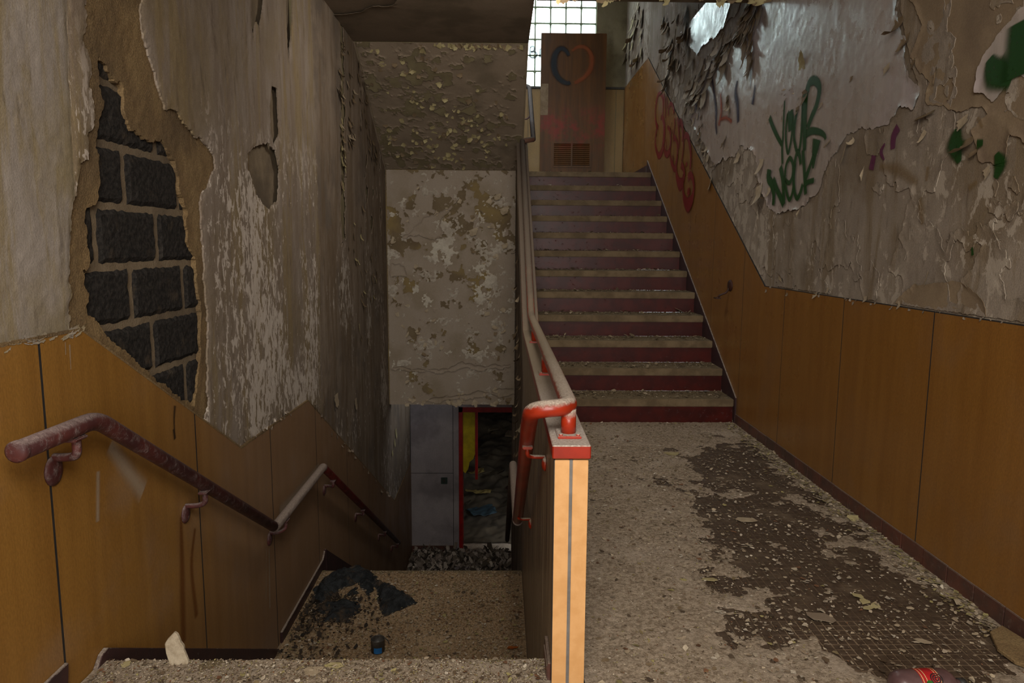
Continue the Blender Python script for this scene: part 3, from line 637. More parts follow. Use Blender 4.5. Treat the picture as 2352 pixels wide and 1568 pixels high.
def f_sh(A, B): return -np.minimum.reduce([np.abs(B-(-.05)-(fbm(A, A*0, 3, 161, 3)-.5)*.12)+np.abs(A+.45)*.05-.035+(fbm(A, B, 14, 163, 4)-.5)*.08, np.abs(B+.36-(A+.4)*.12)-.03+(fbm(A, B, 9, 165, 4)-.5)*.10+np.clip(-A-.7, 0, 1)*.3, (sdf(A, B, [(-1.0, 1.32), (-.6, 1.3), (-.62, 1.45), (-.45, 1.7), (-.55, 1.62), (-.8, 1.52)])+(fbm(A, B, 14, 167, 4)-.5)*.08), sdf(A, B, [(-1.15, .9), (-.98, .92), (-1.0, 1.02), (-1.14, 1.05)])+(fbm(A, B, 20, 168, 3)-.5)*.04])
layer('paint_sheet', (0, YLIN, 0), EX, EZ, (0, -1, 0), XL+.012, PL, -.45, 1.99, .0075, f_sh, lambda A, B, F: .003+np.exp(-np.maximum(F, 0)/.01)*.016, 'lintel_paint', lw, .001, label='loose paint sheet lifting off the wall')
# ---------------- upper landing, back wall, block window
ul = link('floor_upper_landing', joinme('ul', [box(XL, PL+.05, YLIN+.17, YB+.1, 1.80, ZTOP), box(PL+.05, XR+.01, YTOP+.24, YB+.1, 1.80, ZTOP)]), 'dust', None, 'structure')
WX1, WZ0 = 1.265, 3.363; BLK = .2048; NCOL, NROW = 6, 7; WX0 = WX1-NCOL*BLK; WZ1 = WZ0+NROW*BLK
wb = link('wall_back', joinme('wb', [box(XL-.05, WX0, YB, YB+.2, 1.8, 5.3), box(WX1, XR+.02, YB, YB+.2, 1.8, 5.3), box(WX0, WX1, YB, YB+.2, 1.8, WZ0), box(WX0, WX1, YB, YB+.2, WZ1, 5.3)]), 'back_plaster', None, 'structure')
bs = [XL, -.45, .36, 1.06, 1.545, XR-.01]
for a, b in zip(bs, bs[1:]): link('panel', box(a+.004, b-.004, YB-.010, YB, ZTOP, WZ0-.035, .0015), 'lam_back', wb)
link('window_sill', box(XL, XR-.01, YB-.03, YB, WZ0-.032, WZ0-.004, .003), 'frame_dark', wb)
wn = link('window_1', joinme('wn', [box(WX0+i*BLK-.008, WX0+i*BLK+.008, YB+.034, YB+.125, WZ0, WZ1) for i in range(NCOL+1)]+[box(WX0, WX1, YB+.036, YB+.125, WZ0+j*BLK-.008, WZ0+j*BLK+.008) for j in range(NROW+1)]), 'grout_window', None, 'structure')
gm = bevel_me(box(-.0965, .0965, .04, .13, -.0965, .0965), .012, 2); gm.name = 'glass_block'; gm.materials.append(MAT['glass'])
for i in range(NCOL):
    for j in range(NROW):
        if (i, j) == (5-1, 5): continue          # one block is broken out
        o = bpy.data.objects.new('glass_block', gm); COL.objects.link(o); o.parent = wn
        o.location = (WX0+(i+.5)*BLK, YB, WZ0+(j+.5)*BLK)
bx, bz = WX0+4.5*BLK, WZ0+5.5*BLK
for k in range(14):
    a = k*math.pi*2/14; r = .10/max(abs(math.cos(a)), abs(math.sin(a))); r2 = r-random.uniform(.012, .034)
    a2 = a+math.pi*2/14; rb = .10/max(abs(math.cos(a2)), abs(math.sin(a2)))
    link('glass_shard', prY([(bx+math.cos(a)*r, bz+math.sin(a)*r), (bx+math.cos(a2)*rb, bz+math.sin(a2)*rb), (bx+math.cos(a+.2)*r2, bz+math.sin(a+.2)*r2)], YB+.06, YB+.10), 'glass', wn)
# ---------------- lower end wall, doorway and the dark room behind it
DX0 = -.545
we = link('wall_lower_end', joinme('we', [box(XL, DX0-.045, YLOW, YLOW+.2, ZLOW, -.4), box(DX0-.045, PL+1.6, YLOW, YLOW+.2, -.79, 1.85), box(XL-.3, DX0, YLOW, YLOW+.2, -.4, 1.85), box(XL-.3, XL, YLOW, YLOW+.2, ZLOW, -.4)]), 'seam', None, 'structure')
link('panel', box(XL+.008, -.625, YLOW-.012, YLOW, -1.765, -.78, .002), 'gray_wall', we); link('panel', box(XL+.008, -.625, YLOW-.012, YLOW, ZLOW, -1.772, .002), 'gray_wall', we)
link('trim_strip', box(-.618, DX0-.003, YLOW-.016, YLOW, ZLOW, -.78, .002), 'gray_wall', we); link('header', box(-.545, PL+.4, YLOW-.014, YLOW, -.875, -.78, .002), 'gray_wall', we)
link('baseboard', box(XL+.01, -.62, YLOW-.03, YLOW-.012, ZLOW, ZLOW+.085, .003), 'base_tile', we)
d1 = link('door_1', joinme('d1', [box(DX0, DX0+.05, YLOW-.03, YLOW+.2, ZLOW, -.87), box(DX0, PL+.6, YLOW-.03, YLOW+.2, -.935, -.87)]), 'frame_red', None, 'structure')
link('jamb', box(-.335, -.30, YLOW+.12, YLOW+.2, -1.9, -.93), 'frame_red', d1)
link('infill_board', prY([(DX0+.05, -.94), (-.338, -.94), (-.338, -1.55), (-.36, -1.62), (-.41, -1.66), (-.43, -1.76), (-.47, -1.82), (DX0+.05, -1.79)], YLOW+.14, YLOW+.16), 'yellow', d1, label='yellow board in the red frame with a torn lower edge')
lf = link('floor_lower', box(XL-.3, 4, 7.3, 15.6, ZLOW-.2, ZLOW), 'dust', None, 'structure')
lr = link('wall_lower_room', joinme('lr', [box(-2.2, 4.2, 15.4, 15.6, ZLOW, -.3), box(-2.4, -2.2, YLOW, 15.6, ZLOW, -.3), box(4.0, 4.2, YLOW, 15.6, ZLOW, -.3), box(-2.4, 4.2, YLOW+.2, 15.6, -.45, -.3), box(PL+1.5, 4.2, YLOW, YLOW+.2, ZLOW, -.4), box(-2.4, XL-.1, YLOW, YLOW+.2, ZLOW, -.4)]), 'gray_wall', None, 'structure')
# ---------------- wall behind the viewer with its window
rw = link('wall_rear', joinme('rw', [box(XL-.25, -.45, YR-.2, YR, -.3, 3.2), box(1.55, XR+.25, YR-.2, YR, -.3, 3.2), box(-.45, 1.55, YR-.2, YR, -.3, 1.0), box(-.45, 1.55, YR-.2, YR, 2.45, 3.2)]), 'rear', None, 'structure')
w2 = link('window_2', joinme('w2', [box(-.45, 1.55, YR-.12, YR-.06, 1.0, 1.05), box(-.45, 1.55, YR-.12, YR-.06, 2.40, 2.45), box(-.45, -.40, YR-.12, YR-.06, 1.0, 2.45), box(1.5, 1.55, YR-.12, YR-.06, 1.0, 2.45), box(.52, .58, YR-.12, YR-.06, 1.0, 2.45)]), 'frame_dark', None, 'structure')
link('pane', box(-.40, .52, YR-.095, YR-.085, 1.05, 2.40), 'glass', w2); link('pane', box(.58, 1.5, YR-.095, YR-.085, 1.05, 2.40), 'glass', w2)

# ================================================================== STAIRS
st = empty('staircase', 'maroon staircase with worn dusty treads climbing to the landing with the brown door', 'staircase', (.92, Y0, 0))
for k in range(NST):
    y, z = Y0+k*GO, RISE*(k+1)
    put(link('riser', box(PR+.001, XS, y+.018, y+.045, z-RISE-(.0 if k else .004), z-.052), 'maroon'), st)
    yb = y+GO+.018 if k < NST-1 else YTOP+.26
    put(link('tread', box(PR+.001, XS, y, yb, z-.054, z, .004), 'tread'), st)
sk = [(Y0-.03, -.004), (Y0-.03, .185)]+[(8.20, .185+SLR*(8.20-Y0+.03)), (8.20, ZTOP+.004), (YTOP+.24, ZTOP+.004), (YTOP+.24, 1.8), (7.9, 1.75)]
put(link('wall_stringer', prX(sk, XS, XR-.0085, .002), 'skirt'), st)
put(link('skirting', prX([(8.20, ZTOP), (8.20, ZTOP+.1), (YB-.014, ZTOP+.1), (YB-.014, ZTOP)], XR-.03, XR-.009), 'skirt'), st)
def down(name, label, y0, z0, n, r, g, loc, x1):
    e = empty(name, label, 'staircase', loc)
    for k in range(n):
        y = y0+k*g; put(link('riser', box(XL+.009, x1, y-.03, y-.015, z0-r*(k+1), z0-r*k-.046), 'maroon'), e)
        if k < n-1: put(link('tread', box(XL+.009, x1, y-.03, y+g, z0-r*(k+1)-.05, z0-r*(k+1), .004), 'tread'), e)
    return e
s1 = down('staircase', 'short flight dropping from the dusty landing edge to the lower half landing', YE, 0, 5, .18, .29, (-.5, YE, 0), PL-.002)
put(link('nosing', box(XL+.009, PL-.002, YE-.06, YE, -.048, .0015, .004), 'tread'), s1)
s2 = down('staircase', 'long flight dropping from the half landing with the rags towards the red doorway', 4.46, ZMID, 11, .178, .30, (-.5, 4.46, ZMID), PL-.002)
put(link('nosing', box(XL+.009, PL-.002, 4.40, 4.46, ZMID-.05, ZMID+.0015, .004), 'tread'), s2)
fm = link('floor_half_landing', box(XL+.008, PL-.001, YE+4*.29-.03, 4.41, ZMID-.15, ZMID-.0015), 'grout', None, 'structure')
layer('brown_dust', (0, 0, ZMID), EX, EY, EZ, XL+.02, PL-.003, 3.16, 4.44, .009, lambda A, B: .5+(fbm(A, B, 6, 171, 4)-.5), lambda A, B, F: .002+(fbm(A, B, 9, 173, 4)-.5)*.006+(fbm(A, B, 60, 175, 2)-.5)*.004, 'dust_brown', fm, kind='stuff')

# ================================================================== PARAPET
pa = empty('parapet', 'low parapet with cream end face and red cap dividing the two flights', 'parapet wall', (.19, 1.86, 0))
CAPZ, SLP = .70, .6115
body = [(1.868, -.25), (1.868, .655), (4.47, .655), (6.95, .655+SLP*2.48), (7.2, 2.13), (YLIN+.16, 1.9), (YLIN+.16, -.44), (YLOW-.016, -.44), (YLOW-.016, ZLOW), (3.2, ZLOW), (2.2, -1.4), (2.2, -.25)]
put(link('wall_core', prX(body, PL+.006, PR-.004), 'plaster_far'), pa)
for x0, x1 in ((.147, .188), (.197, .239)): put(link('end_panel', box(x0, x1, 1.856, 1.8682, 0, .657, .0012), 'cream', label='cream laminate end panel'), pa)
put(link('end_strip', box(.188, .197, 1.859, 1.868, 0, .657), 'seam_pale', label='grey metal joint strip'), pa)
put(link('corner_strip', box(.1465, .1495, 1.857, 1.8695, 0, .657), 'seam'), pa)
ptop = [(1.868, .657), (4.47, .657), (6.95, .657+SLP*2.48)]; pbot = [(1.868, .0), (1.99, -.02), (3.45, -.95), (4.46, -.95), (6.95, -2.45)]
sm_ = [1.868, 2.30, 2.74, 3.18, 3.62, 4.06, 4.47]
for a, b in zip(sm_, sm_[1:]): put(link('panel', prX(poly_between(ptop, pbot, a+.002, b-.002), PL, PL+.0065, .001), 'lam_dark'), pa)
for a, b in zip([4.47, 5.0, 5.6, 6.2], [5.0, 5.6, 6.2, 6.95]):
    tq = [(4.47, .657), (6.95, .657+SLP*2.48)]; bq = [(4.47, .30), (6.95, .30+SLP*2.48)]
    put(link('panel', prX(poly_between(tq, bq, a+.002, b-.002), PL, PL+.0065, .001), 'lam_dark'), pa)
for a, b in zip([1.868, 2.6, 3.4, 4.2], [2.6, 3.4, 4.2, Y0]): put(link('panel', prX([(a+.002, .0), (b-.002, .0), (b-.002, .657), (a+.002, .657)], PR-.004, PR), 'lam_right'), pa)
tq = [(Y0, .30), (Y0, .657+SLP*(Y0-4.47)), (6.95, .657+SLP*2.48), (6.95, 1.2)]
put(link('panel', prX(tq, PR-.004, PR), 'lam_right'), pa)
put(link('base_strip', prX([(1.875, .0), (2.05, .0), (2.02, .055), (1.875, .055)], PL-.010, PL-.0005, .001), 'base_tile'), pa)
for k in range(4): put(link('tile', box(PL-.013, PL-.004, 1.878+k*.034, 1.908+k*.034, -.003, .045-.004*k, .001), 'base_tile'), pa)
cap = [(1.846, .662), (4.47, .662), (6.93, .662+SLP*2.46), (6.93, CAPZ+SLP*2.46), (4.47, CAPZ), (1.846, CAPZ)]
put(link('cap', prX(cap, .1405, .2445, .003), 'red_cap', label='red enamelled cap under pale dust'), pa)

# ================================================================== HANDRAILS
RP = .0245
hr = empty('handrail', 'glossy red pipe handrail bending round the end of the parapet', 'handrail', (.19, 1.95, CAPZ))
ZR = CAPZ+.085
up1 = ZR+SLP*(6.78-4.5)
pts = [(.30, 8.0, 2.95), (.30, 6.86, 2.225), (.195, 6.80, 2.20), (.195, 4.50, ZR), (.195, 1.935, ZR), (.088, 1.925, ZR-.005), (.086, 2.06, ZR-.075), (.088, 3.36, -.115)]
put(link('rail', tube(pts[2:], RP, 20, .055), 'red_pipe'), hr)
put(link('upper_return', tube([(.195, 6.80, 2.20), (.30, 6.86, 2.225)], RP, 16, cap=True), 'red_pipe'), hr)
put(link('upper_rail', tube([(.30, 6.86, 2.225), (.30, 7.95, 2.93), (.235, 8.05, 2.97)], RP*.95, 16, .05), 'gray_pipe', label='dull grey upper length'), hr)
ur = link('bracket', tube([(.216, 7.4, 2.50), (.26, 7.4, 2.50), (.30, 7.42, 2.555)], .007, 10, .02), 'dull_pipe'); put(ur, hr)
put(link('lower_rail', tube([(.088, 3.33, -.105), (.087, 3.40, -.125), (.082, 4.31, -.125), (.082, 7.40, -1.95)], RP, 16, .03), 'dust_pipe', label='dusty lower length'), hr)
for y in (1.955, 2.93, 3.92):
    p = link('post', tube([(.193, y, CAPZ+.002), (.193, y, ZR-.01)], .0215, 18, cap=False), 'red_pipe'); put(p, hr)
    q = link('base_plate', box(.193-.033, .193+.033, y-.045, y+.045, CAPZ, CAPZ+.008, .002), 'red_cap'); q.parent = p
    for sx in (-.024, .024):
        b_ = link('bolt', lathe([(0, .006), (.003, .006), (.005, .003), (.005, 0)], (.193+sx, y-.034, CAPZ+.008), (0, 0, 1), 8), 'red_cap'); b_.parent = p
for y in (5.2, 6.3):
    zc_ = CAPZ+SLP*(y-4.47); put(link('post', tube([(.193, y, zc_), (.193, y, zc_+.085)], .016, 14, cap=False), 'red_pipe'), hr)
def bracket(root, x_wall, sgn, y, zrail, mat='dull_pipe', dy=-.10, big=1., drop=.085, off=.078):
    xr = x_wall+sgn*off; zp = zrail-drop
    b = link('bracket', tube([(x_wall+sgn*.004, y+dy, zp), (x_wall+sgn*.05, y+dy*.9, zp+.002), (xr, y-.0, zp+.012), (xr, y, zrail-.022)], .0085*big, 10, .022), mat); put(b, root)
    prof = [(0, .001), (0, .027*big), (.004, .027*big), (.010, .020*big), (.013, .008*big), (.0135, .0)]
    pm = lathe(prof, (0, 0, 0), (sgn, 0, 0), 20); S = Matrix.Diagonal((1, 1.02, 1.1, 1)); pm.transform(Matrix.Translation((x_wall+sgn*.001, y+dy-.004, zp-.026*big)) @ S)
    pl = link('wall_plate', pm, mat); pl.parent = b
    sd_ = link('saddle', box(xr-.016, xr+.016, y-.028, y+.028, zrail-.032, zrail-.0225, .003), mat); sd_.parent = b
    return b
zr = lambda y: ZR-.075-SLP*1.0*(y-2.06) if y > 2.06 else ZR
for y in (2.20, 3.18): bracket(hr, PL, -1, y, zr(y), 'red_pipe', .02, .8, .07, .061)
lh = empty('handrail', 'dusty maroon pipe handrail zigzagging down the plastered stairwell wall', 'handrail', (XL+.08, 1.75, .75))
XP = XL+.083
lp = [(XP, 1.60, .755), (XP, 1.915, .752), (XP, 3.36, -.150), (XP, 4.315, -.148), (XP, 7.43, -1.995)]
put(link('rail', tube(lp[:2]+[(XP, 3.34, -.1376)], RP, 20, .05), 'dull_pipe'), lh)
put(link('rail', tube([(XP, 3.335, -.134), (XP, 3.36, -.150), (XP, 4.315, -.148), (XP, 4.33, -.157)], RP, 20, .012), 'dust_pipe', label='dust-coated level length'), lh)
put(link('rail', tube([(XP, 4.32, -.151), lp[-1]], RP, 20), 'dull_red'), lh)
put(link('end_cap', lathe([(0, RP*1.06), (.012, RP*1.06), (.016, RP*.8), (.016, 0)], (XP, 1.603, .755), (0, -1, 0), 20), 'dull_pipe'), lh)
def zl(y): return float(np.interp(y, [p[1] for p in lp], [p[2] for p in lp]))
for y, dy in ((1.815, .02), (2.575, .0), (3.52, -.03), (4.55, .06), (5.52, .06), (6.55, .06), (7.32, .06)): bracket(lh, XL+.008, 1, y, zl(y), 'dull_pipe', dy, 1.35 if y < 2 else 1.15)
rb = empty('handrail_bracket', 'broken iron rail bracket left on the amber wall panel beside the steps', 'bracket', (XR-.009, 5.15, .92))
pm = lathe([(0, .001), (0, .03), (.006, .028), (.011, .012), (.012, 0)], (0, 0, 0), (-1, 0, 0), 18); pm.transform(Matrix.Translation((XR-.010, 5.10, .958)) @ Matrix.Diagonal((1, 1.8, 1.4, 1)))
put(link('wall_plate', pm, 'iron'), rb)
put(link('arm', tube([(XR-.012, 5.11, .945), (XR-.03, 5.12, .905), (XR-.075, 5.13, .885), (XR-.082, 5.13, .875), (XR-.10, 5.10, .870)], .007, 10, .015), 'iron'), rb)
put(link('saddle', box(XR-.115, XR-.075, 5.09, 5.15, .862, .870, .002), 'iron'), rb)

# ================================================================== DOOR LEAF, SWITCH, SMALL THINGS
DXa, DXb, DYf, DZ0, DZ1 = .514, 1.372, 9.70, ZTOP+.004, 3.988
dl = empty('door_leaf', 'loose brown door leaf with a spray-painted heart standing before the glass blocks', 'door', (.943, DYf, ZTOP))
VX0, VX1, VZ0, VZ1 = .70, 1.175, 2.30, 2.585
put(link('slab', joinme('sl', [box(DXa, VX0, DYf, DYf+.045, DZ0, DZ1), box(VX1, DXb, DYf, DYf+.045, DZ0, DZ1), box(VX0, VX1, DYf, DYf+.045, DZ0, VZ0), box(VX0, VX1, DYf, DYf+.045, VZ1, DZ1), box(VX0, VX1, DYf+.038, DYf+.044, VZ0, VZ1)]), 'door_wood'), dl)
fr = link('vent_frame', joinme('vf', [box(VX0-.022, VX1+.022, DYf-.010, DYf+.004, VZ1, VZ1+.022, .002), box(VX0-.022, VX1+.022, DYf-.010, DYf+.004, VZ0-.022, VZ0, .002), box(VX0-.022, VX0, DYf-.010, DYf+.004, VZ0, VZ1, .002), box(VX1, VX1+.022, DYf-.010, DYf+.004, VZ0, VZ1, .002), box((VX0+VX1)/2-.011, (VX0+VX1)/2+.011, DYf-.010, DYf+.004, VZ0, VZ1, .002)]), 'door_wood'); put(fr, dl)
for k in range(11):
    z = VZ0+.012+k*(VZ1-VZ0-.02)/10.4
    o = link('slat', prism([(VX0, DYf-.004, z), (VX0, DYf, z-.004), (VX0, DYf+.010, z+.017), (VX0, DYf+.006, z+.020)], (VX1-VX0, 0, 0)), 'door_wood'); o.parent = fr; o.matrix_parent_inverse = Matrix()
    put(o, dl)
put(link('hinge_strip', box(DXa-.001, DXa+.10, DYf-.0015, DYf, 2.95, 3.35), 'flake_brown'), dl)
D2 = c1f(3.137, 1150, 0)
to_d = lambda a, b: (a, DYf-.004, b)
dY = lambda P: [onY(p, DYf) for p in P]
put(strokes('graffiti_heart', [(dY(D2((495,410),(470,365),(430,350),(395,390),(382,450),(392,520),(430,575),(480,600),(505,590))), [.06,.13,.07])], to_d, (0, -1, 0), 'sp_black', None, 'black half of the sprayed heart'), dl)
put(strokes('graffiti_heart', [(dY(D2((505,375),(560,338),(620,350),(655,410),(650,490),(610,550),(560,585),(525,600))), [.05,.11,.06])], to_d, (0, -1, 0), 'sp_amber', None, 'orange half of the sprayed heart'), dl)
# B and the next letter on the glass blocks
gY = lambda P: [onY(p, YB+.035) for p in P]
gb = strokes('graffiti_letters', [(gY(D2((212,338),(211,415))), .04), (gY(D2((210,342),(232,334),(243,352),(232,370),(215,374))), .04), (gY(D2((215,374),(250,376),(260,396),(245,416),(211,414))), .04), (gY(D2((284,352),(283,416))), .045), (gY(D2((284,352),(305,345),(312,370),(290,385))), .03)], lambda a, b: (a, YB+.031, b), (0, -1, 0), 'sp_black', wn, 'grey sprayed letters on the glass')
sw = empty('light_switch', 'small dark square switch plate on the grey panel by the red doorway', 'switch', (-.742, YLOW-.013, -1.87))
put(link('plate', box(-.785, -.699, YLOW-.022, YLOW-.0125, -1.915, -1.825, .003), 'plate_dark'), sw); put(link('rocker', box(-.757, -.727, YLOW-.030, YLOW-.022, -1.885, -1.855, .002), 'frame_dark'), sw)

tc = empty('tin_can', 'small open tarnished tin with a blue label on the littered half landing', 'tin can', (-.641, 3.50, ZMID))
ox, oy, oz = -.641, 3.515, ZMID+.004
put(link('body', lathe([(0, 0), (0, .036), (.066, .036), (.069, .0375), (.069, .035), (.066, .0345), (.006, .0345), (.006, 0)], (ox, oy, oz), (0, 0, 1), 28), 'tin'), tc)
lb = lathe([(.006, .0366), (.048, .0366)], (0, 0, 0), (0, 0, 1), 10, 'label', -.8, .7); lb.transform(Matrix.Translation((ox, oy, oz)) @ Matrix.Rotation(0, 4, 'Z'))
# turn the label's arc to face the landing edge
lab = pyd('paper_label', [(ox+.0368*math.sin(a), oy-.0368*math.cos(a), oz+h) for a in np.linspace(-.45, .75, 9) for h in (.003, .034)], [(2*i, 2*i+2, 2*i+3, 2*i+1) for i in range(8)], True)
put(link('paper_label', lab, 'blue', label='torn blue label'), tc)
put(link('lid_tab', tube([(ox+.036, oy+.01, oz+.066), (ox+.052, oy+.012, oz+.05), (ox+.058, oy+.012, oz+.03)], .003, 8, .01), 'tin'), tc)
lf_ = link('dead_leaf', flake_me(91, .7), 'orange'); lf_.matrix_world = Matrix.Translation((.045, 3.53, ZMID+.012)) @ Matrix.Rotation(1.3, 4, 'Z') @ Matrix.Diagonal((.03, .06, .03, 1)); tag(lf_, 'rust-orange dead leaf on the half landing by the parapet', 'leaf')

# bottle lying on the landing
bo = empty('bottle', 'dusty mauve plastic bottle with a red label lying on the landing', 'bottle', (1.15, 1.76, 0))
BA = Vector((1, .06, 0)).normalized(); BO = Vector((1.065, 1.772, .047))
put(link('body', lathe([(0, 0), (.002, .022), (.012, .036), (.026, .043), (.055, .044), (.145, .044), (.160, .041), (.172, .032), (.180, .020), (.186, .014), (.200, .014), (.200, 0)], BO, BA, 32), 'bottle'), bo)
put(link('screw_cap', lathe([(.194, 0), (.194, .0165), (.210, .0165), (.212, .013), (.212, 0)], BO, BA, 20), 'seam'), bo)
BN = BA.cross(Vector((0, 0, 1))).normalized()
def onb(h, a, r): return BO+BA*h+(Vector((0, 0, 1))*math.cos(a)+BN*math.sin(a))*r
def band(name, h0, h1, a0, a1, r, mat, n=12, lab=None):
    A = np.linspace(a0, a1, n); return put(link(name, pyd(name, [onb(h, a, r) for a in A for h in (h0, h1)], [(2*i, 2*i+1, 2*i+3, 2*i+2) for i in range(n-1)], True), mat, None, None, lab), bo)
band('wrap_label', .068, .122, -1.2, 1.6, .0446, 'label_red', lab='red label with cream border lines')
for h in (.071, .081, .112, .119): band('label_line', h, h+.0022, -1.2, 1.6, .0450, 'label_cream')
for k, rr in enumerate((.017, .0115, .006)):
    ce_h, ce_a = .110, .62; Vv = []
    for i in range(25):
        t = 2*math.pi*i/24
        for q in (rr, rr-.0032): Vv.append(onb(ce_h+math.cos(t)*q, ce_a-math.sin(t)*q/.045, .0454))
    put(link('emblem_ring', pyd('emblem_ring', Vv, [(2*i, 2*i+1, 2*i+3, 2*i+2) for i in range(24)], True), 'emblem'), bo)
put(link('emblem_leaf', pyd('emblem_leaf', [onb(.078, .78, .0453), onb(.086, .66, .0453), (onb(.095, .72, .0453)), onb(.10, .86, .0453), onb(.09, .96, .0453), onb(.08, .92, .0453)], [(0, 1, 2, 3, 4, 5)]), 'leafgreen'), bo)

# upright plaster chunk on the landing edge, slab at the wall
R7 = c1f(3.675, 0, 1400)
ck = [onY(p, 1.955) for p in R7((1435,195),(1465,210),(1500,270),(1530,300),(1535,330),(1585,415),(1580,436),(1430,440),(1385,350),(1365,280),(1390,240))]
zmin = min(z for x, z in ck)
tag(link('plaster_chunk', prism([(x, 1.955+.25*(z-zmin), z-zmin+.001) for x, z in ck], (0, .012, 0), .002), 'chunk'), 'jagged pale plaster piece standing upright on the landing edge', 'plaster piece')
sb = [onZ(p) for p in [(2272,1462),(2300,1452),(2352,1482),(2400,1505),(2400,1560),(2330,1530),(2290,1500)]]
tag(link('plaster_slab', prism([(min(x, XR-.03), y, .006+.10*max(0, x-1.55)) for x, y in sb], (0, 0, .012), .002), 'scratch'), 'broken brown plaster slab lying against the tiled baseboard', 'plaster slab')

# rags on the half landing
def rag(name, px, label, hgt, seed, mat='fabric'):
    P = [onZ(p, ZMID+.02) for p in px]; xs = [p[0] for p in P]; ys = [p[1] for p in P]
    def fld(A, B): return -sdf(A, B, P)-(fbm(A, B, 28, seed, 3)-.5)*.03
    def dsp(A, B, F):
        e = np.clip(F/.05, 0, 1); e = e*e*(3-2*e); r = 1-np.abs(2*fbm(A, B, 9, seed+5, 4)-1); r2 = 1-np.abs(2*fbm(A, B, 26, seed+7, 3)-1)
        return .007+e*hgt*(.25+.6*r**2)+e*r2*hgt*.25
    o = layer(name, (0, 0, ZMID), EX, EY, EZ, min(xs)-.03, max(xs)+.03, min(ys)-.03, max(ys)+.03, .006, fld, dsp, mat)
    return tag(o, label, 'rag')
rag('torn_rag', [(716,1378),(722,1345),(745,1322),(790,1306),(832,1300),(852,1308),(872,1330),(915,1350),(962,1378),(925,1392),(884,1410),(870,1390),(864,1348),(848,1330),(824,1332),(785,1348),(752,1374),(735,1386)], 'dark torn cloth curled in an arc across the half landing', .05, 201)
rag('torn_rag', [(722,1402),(745,1374),(770,1376),(790,1368),(824,1380),(828,1402),(806,1412),(800,1424),(735,1423),(752,1408)], 'crumpled navy rag below the arc of torn cloth', .032, 221)
rag('torn_rag', [(794,1366),(806,1348),(818,1344),(824,1358),(808,1364)], 'tiny navy scrap inside the arc of torn cloth', .02, 241)
rag('torn_rag', [(812,1322),(850,1318),(862,1340),(848,1368),(838,1352)], 'small grey cloth tail hanging from the arc of torn cloth', .03, 251)

# ================================================================== GRAFFITI ON THE RIGHT WALL
to_r = lambda off: (lambda a, b: (XR-off, a, b))
X2 = lambda P: [onX(p, XR-.008) for p in P]
G = c1f(4.02, 1650, 130); GW = 1.
g = []
def S(wd, *P): g.append((X2(G(*P)), [q*GW for q in wd] if hasattr(wd, '__len__') else wd*GW))
S([.05,.04], (475,555),(500,630),(550,740),(592,815)); S([.025,.035], (617,395),(608,560),(600,760),(593,840),(596,1005))
S(.032, (665,495),(640,560),(628,700),(632,820),(648,888),(668,820),(688,680),(695,560),(668,495)); S([.11,.06], (668,500),(668,690))
S(.036, (735,480),(712,620),(704,740),(720,840),(742,890),(764,800),(778,620),(788,350))
S([.09,.05], (812,330),(802,520),(803,700),(800,880)); S([.07,.06,.05], (822,330),(850,240),(900,222),(940,290),(918,430),(866,560),(826,670))
S([.06,.025], (815,715),(870,685),(940,695),(985,725),(1000,765))
S([.09,.05], (478,1035),(470,1120),(500,1180),(518,1270),(512,1380)); S([.05,.06], (512,1120),(545,1220),(585,1310),(612,1370)); S([.05,.06], (612,1370),(608,1240),(600,1120),(578,1010))
S(.034, (622,1130),(660,1165),(690,1110),(696,1000),(668,935),(632,1010),(624,1140),(640,1260),(665,1320),(695,1240),(706,1100),(722,960))
S(.04, (770,1010),(760,920),(738,880),(716,970),(704,1120),(715,1260),(738,1305),(768,1250),(792,1160))
S(.045, (790,850),(800,1000),(808,1130),(816,1280)); S([.13,.06,.02], (920,755),(900,880),(888,980),(884,1035)); S([.03,.05], (892,900),(850,1030),(812,1130)); S(.035, (806,1180),(842,1155),(895,1140))
strokes('graffiti_lettering', g, to_r(.011), (-1, 0, 0), 'sp_green', wr, 'green sprayed words YOUR NECK')
G = c1f(4.9, 1480, 180); g = []; GW = 1.2
S(.05, (185,448),(205,425),(215,330),(212,220),(185,172),(155,200),(135,300),(128,420),(140,520),(165,560)); S([.05,.06,.11,.05], (150,540),(132,650),(130,760),(150,840),(172,870),(205,810),(225,690),(230,560),(220,470),(200,425))
S(.04, (222,178),(236,260),(242,360),(243,450)); S(.035, (252,205),(262,270),(266,340))
S(.045, (272,430),(280,340),(305,285),(332,330),(342,400)); S(.035, (346,440),(350,520),(338,600),(330,680))
S([.04,.05,.08,.04], (262,545),(290,575),(304,670),(296,780),(268,852),(238,830),(220,740)); S(.025, (250,680),(254,820)); S(.03, (318,575),(318,625))
S([.08,.045,.05,.07,.05,.04], (325,700),(345,665),(374,720),(380,830),(368,940),(348,1020),(318,960),(296,870),(292,780)); S(.028, (326,860),(330,960)) 
S(.04, (378,430),(392,540),(400,660),(394,800)); S([.08,.05], (400,540),(412,490),(432,520),(442,600),(434,720))
S([.07,.06,.05], (450,690),(470,640),(500,660),(522,760),(532,880),(522,1040)); S(.035, (452,700),(444,820),(428,930))
S([.08,.05,.13,.06,.04], (418,960),(448,1010),(458,1080),(430,1180),(400,1180),(372,1090),(366,980),(384,840)); S([.05,.07], (482,945),(484,990))
S([.09,.06,.06,.15,.06,.04], (496,1140),(525,1085),(555,1130),(566,1240),(540,1370),(495,1420),(456,1340),(440,1190),(450,1060)); S([.06,.10,.06], (508,1230),(508,1275),(508,1320))
strokes('graffiti_lettering', g, to_r(.0125), (-1, 0, 0), 'sp_red', wr, 'red sprayed bubble letters on the amber panels')
G = c1f(4.9, 1420, 0); g = []; GW = 1.
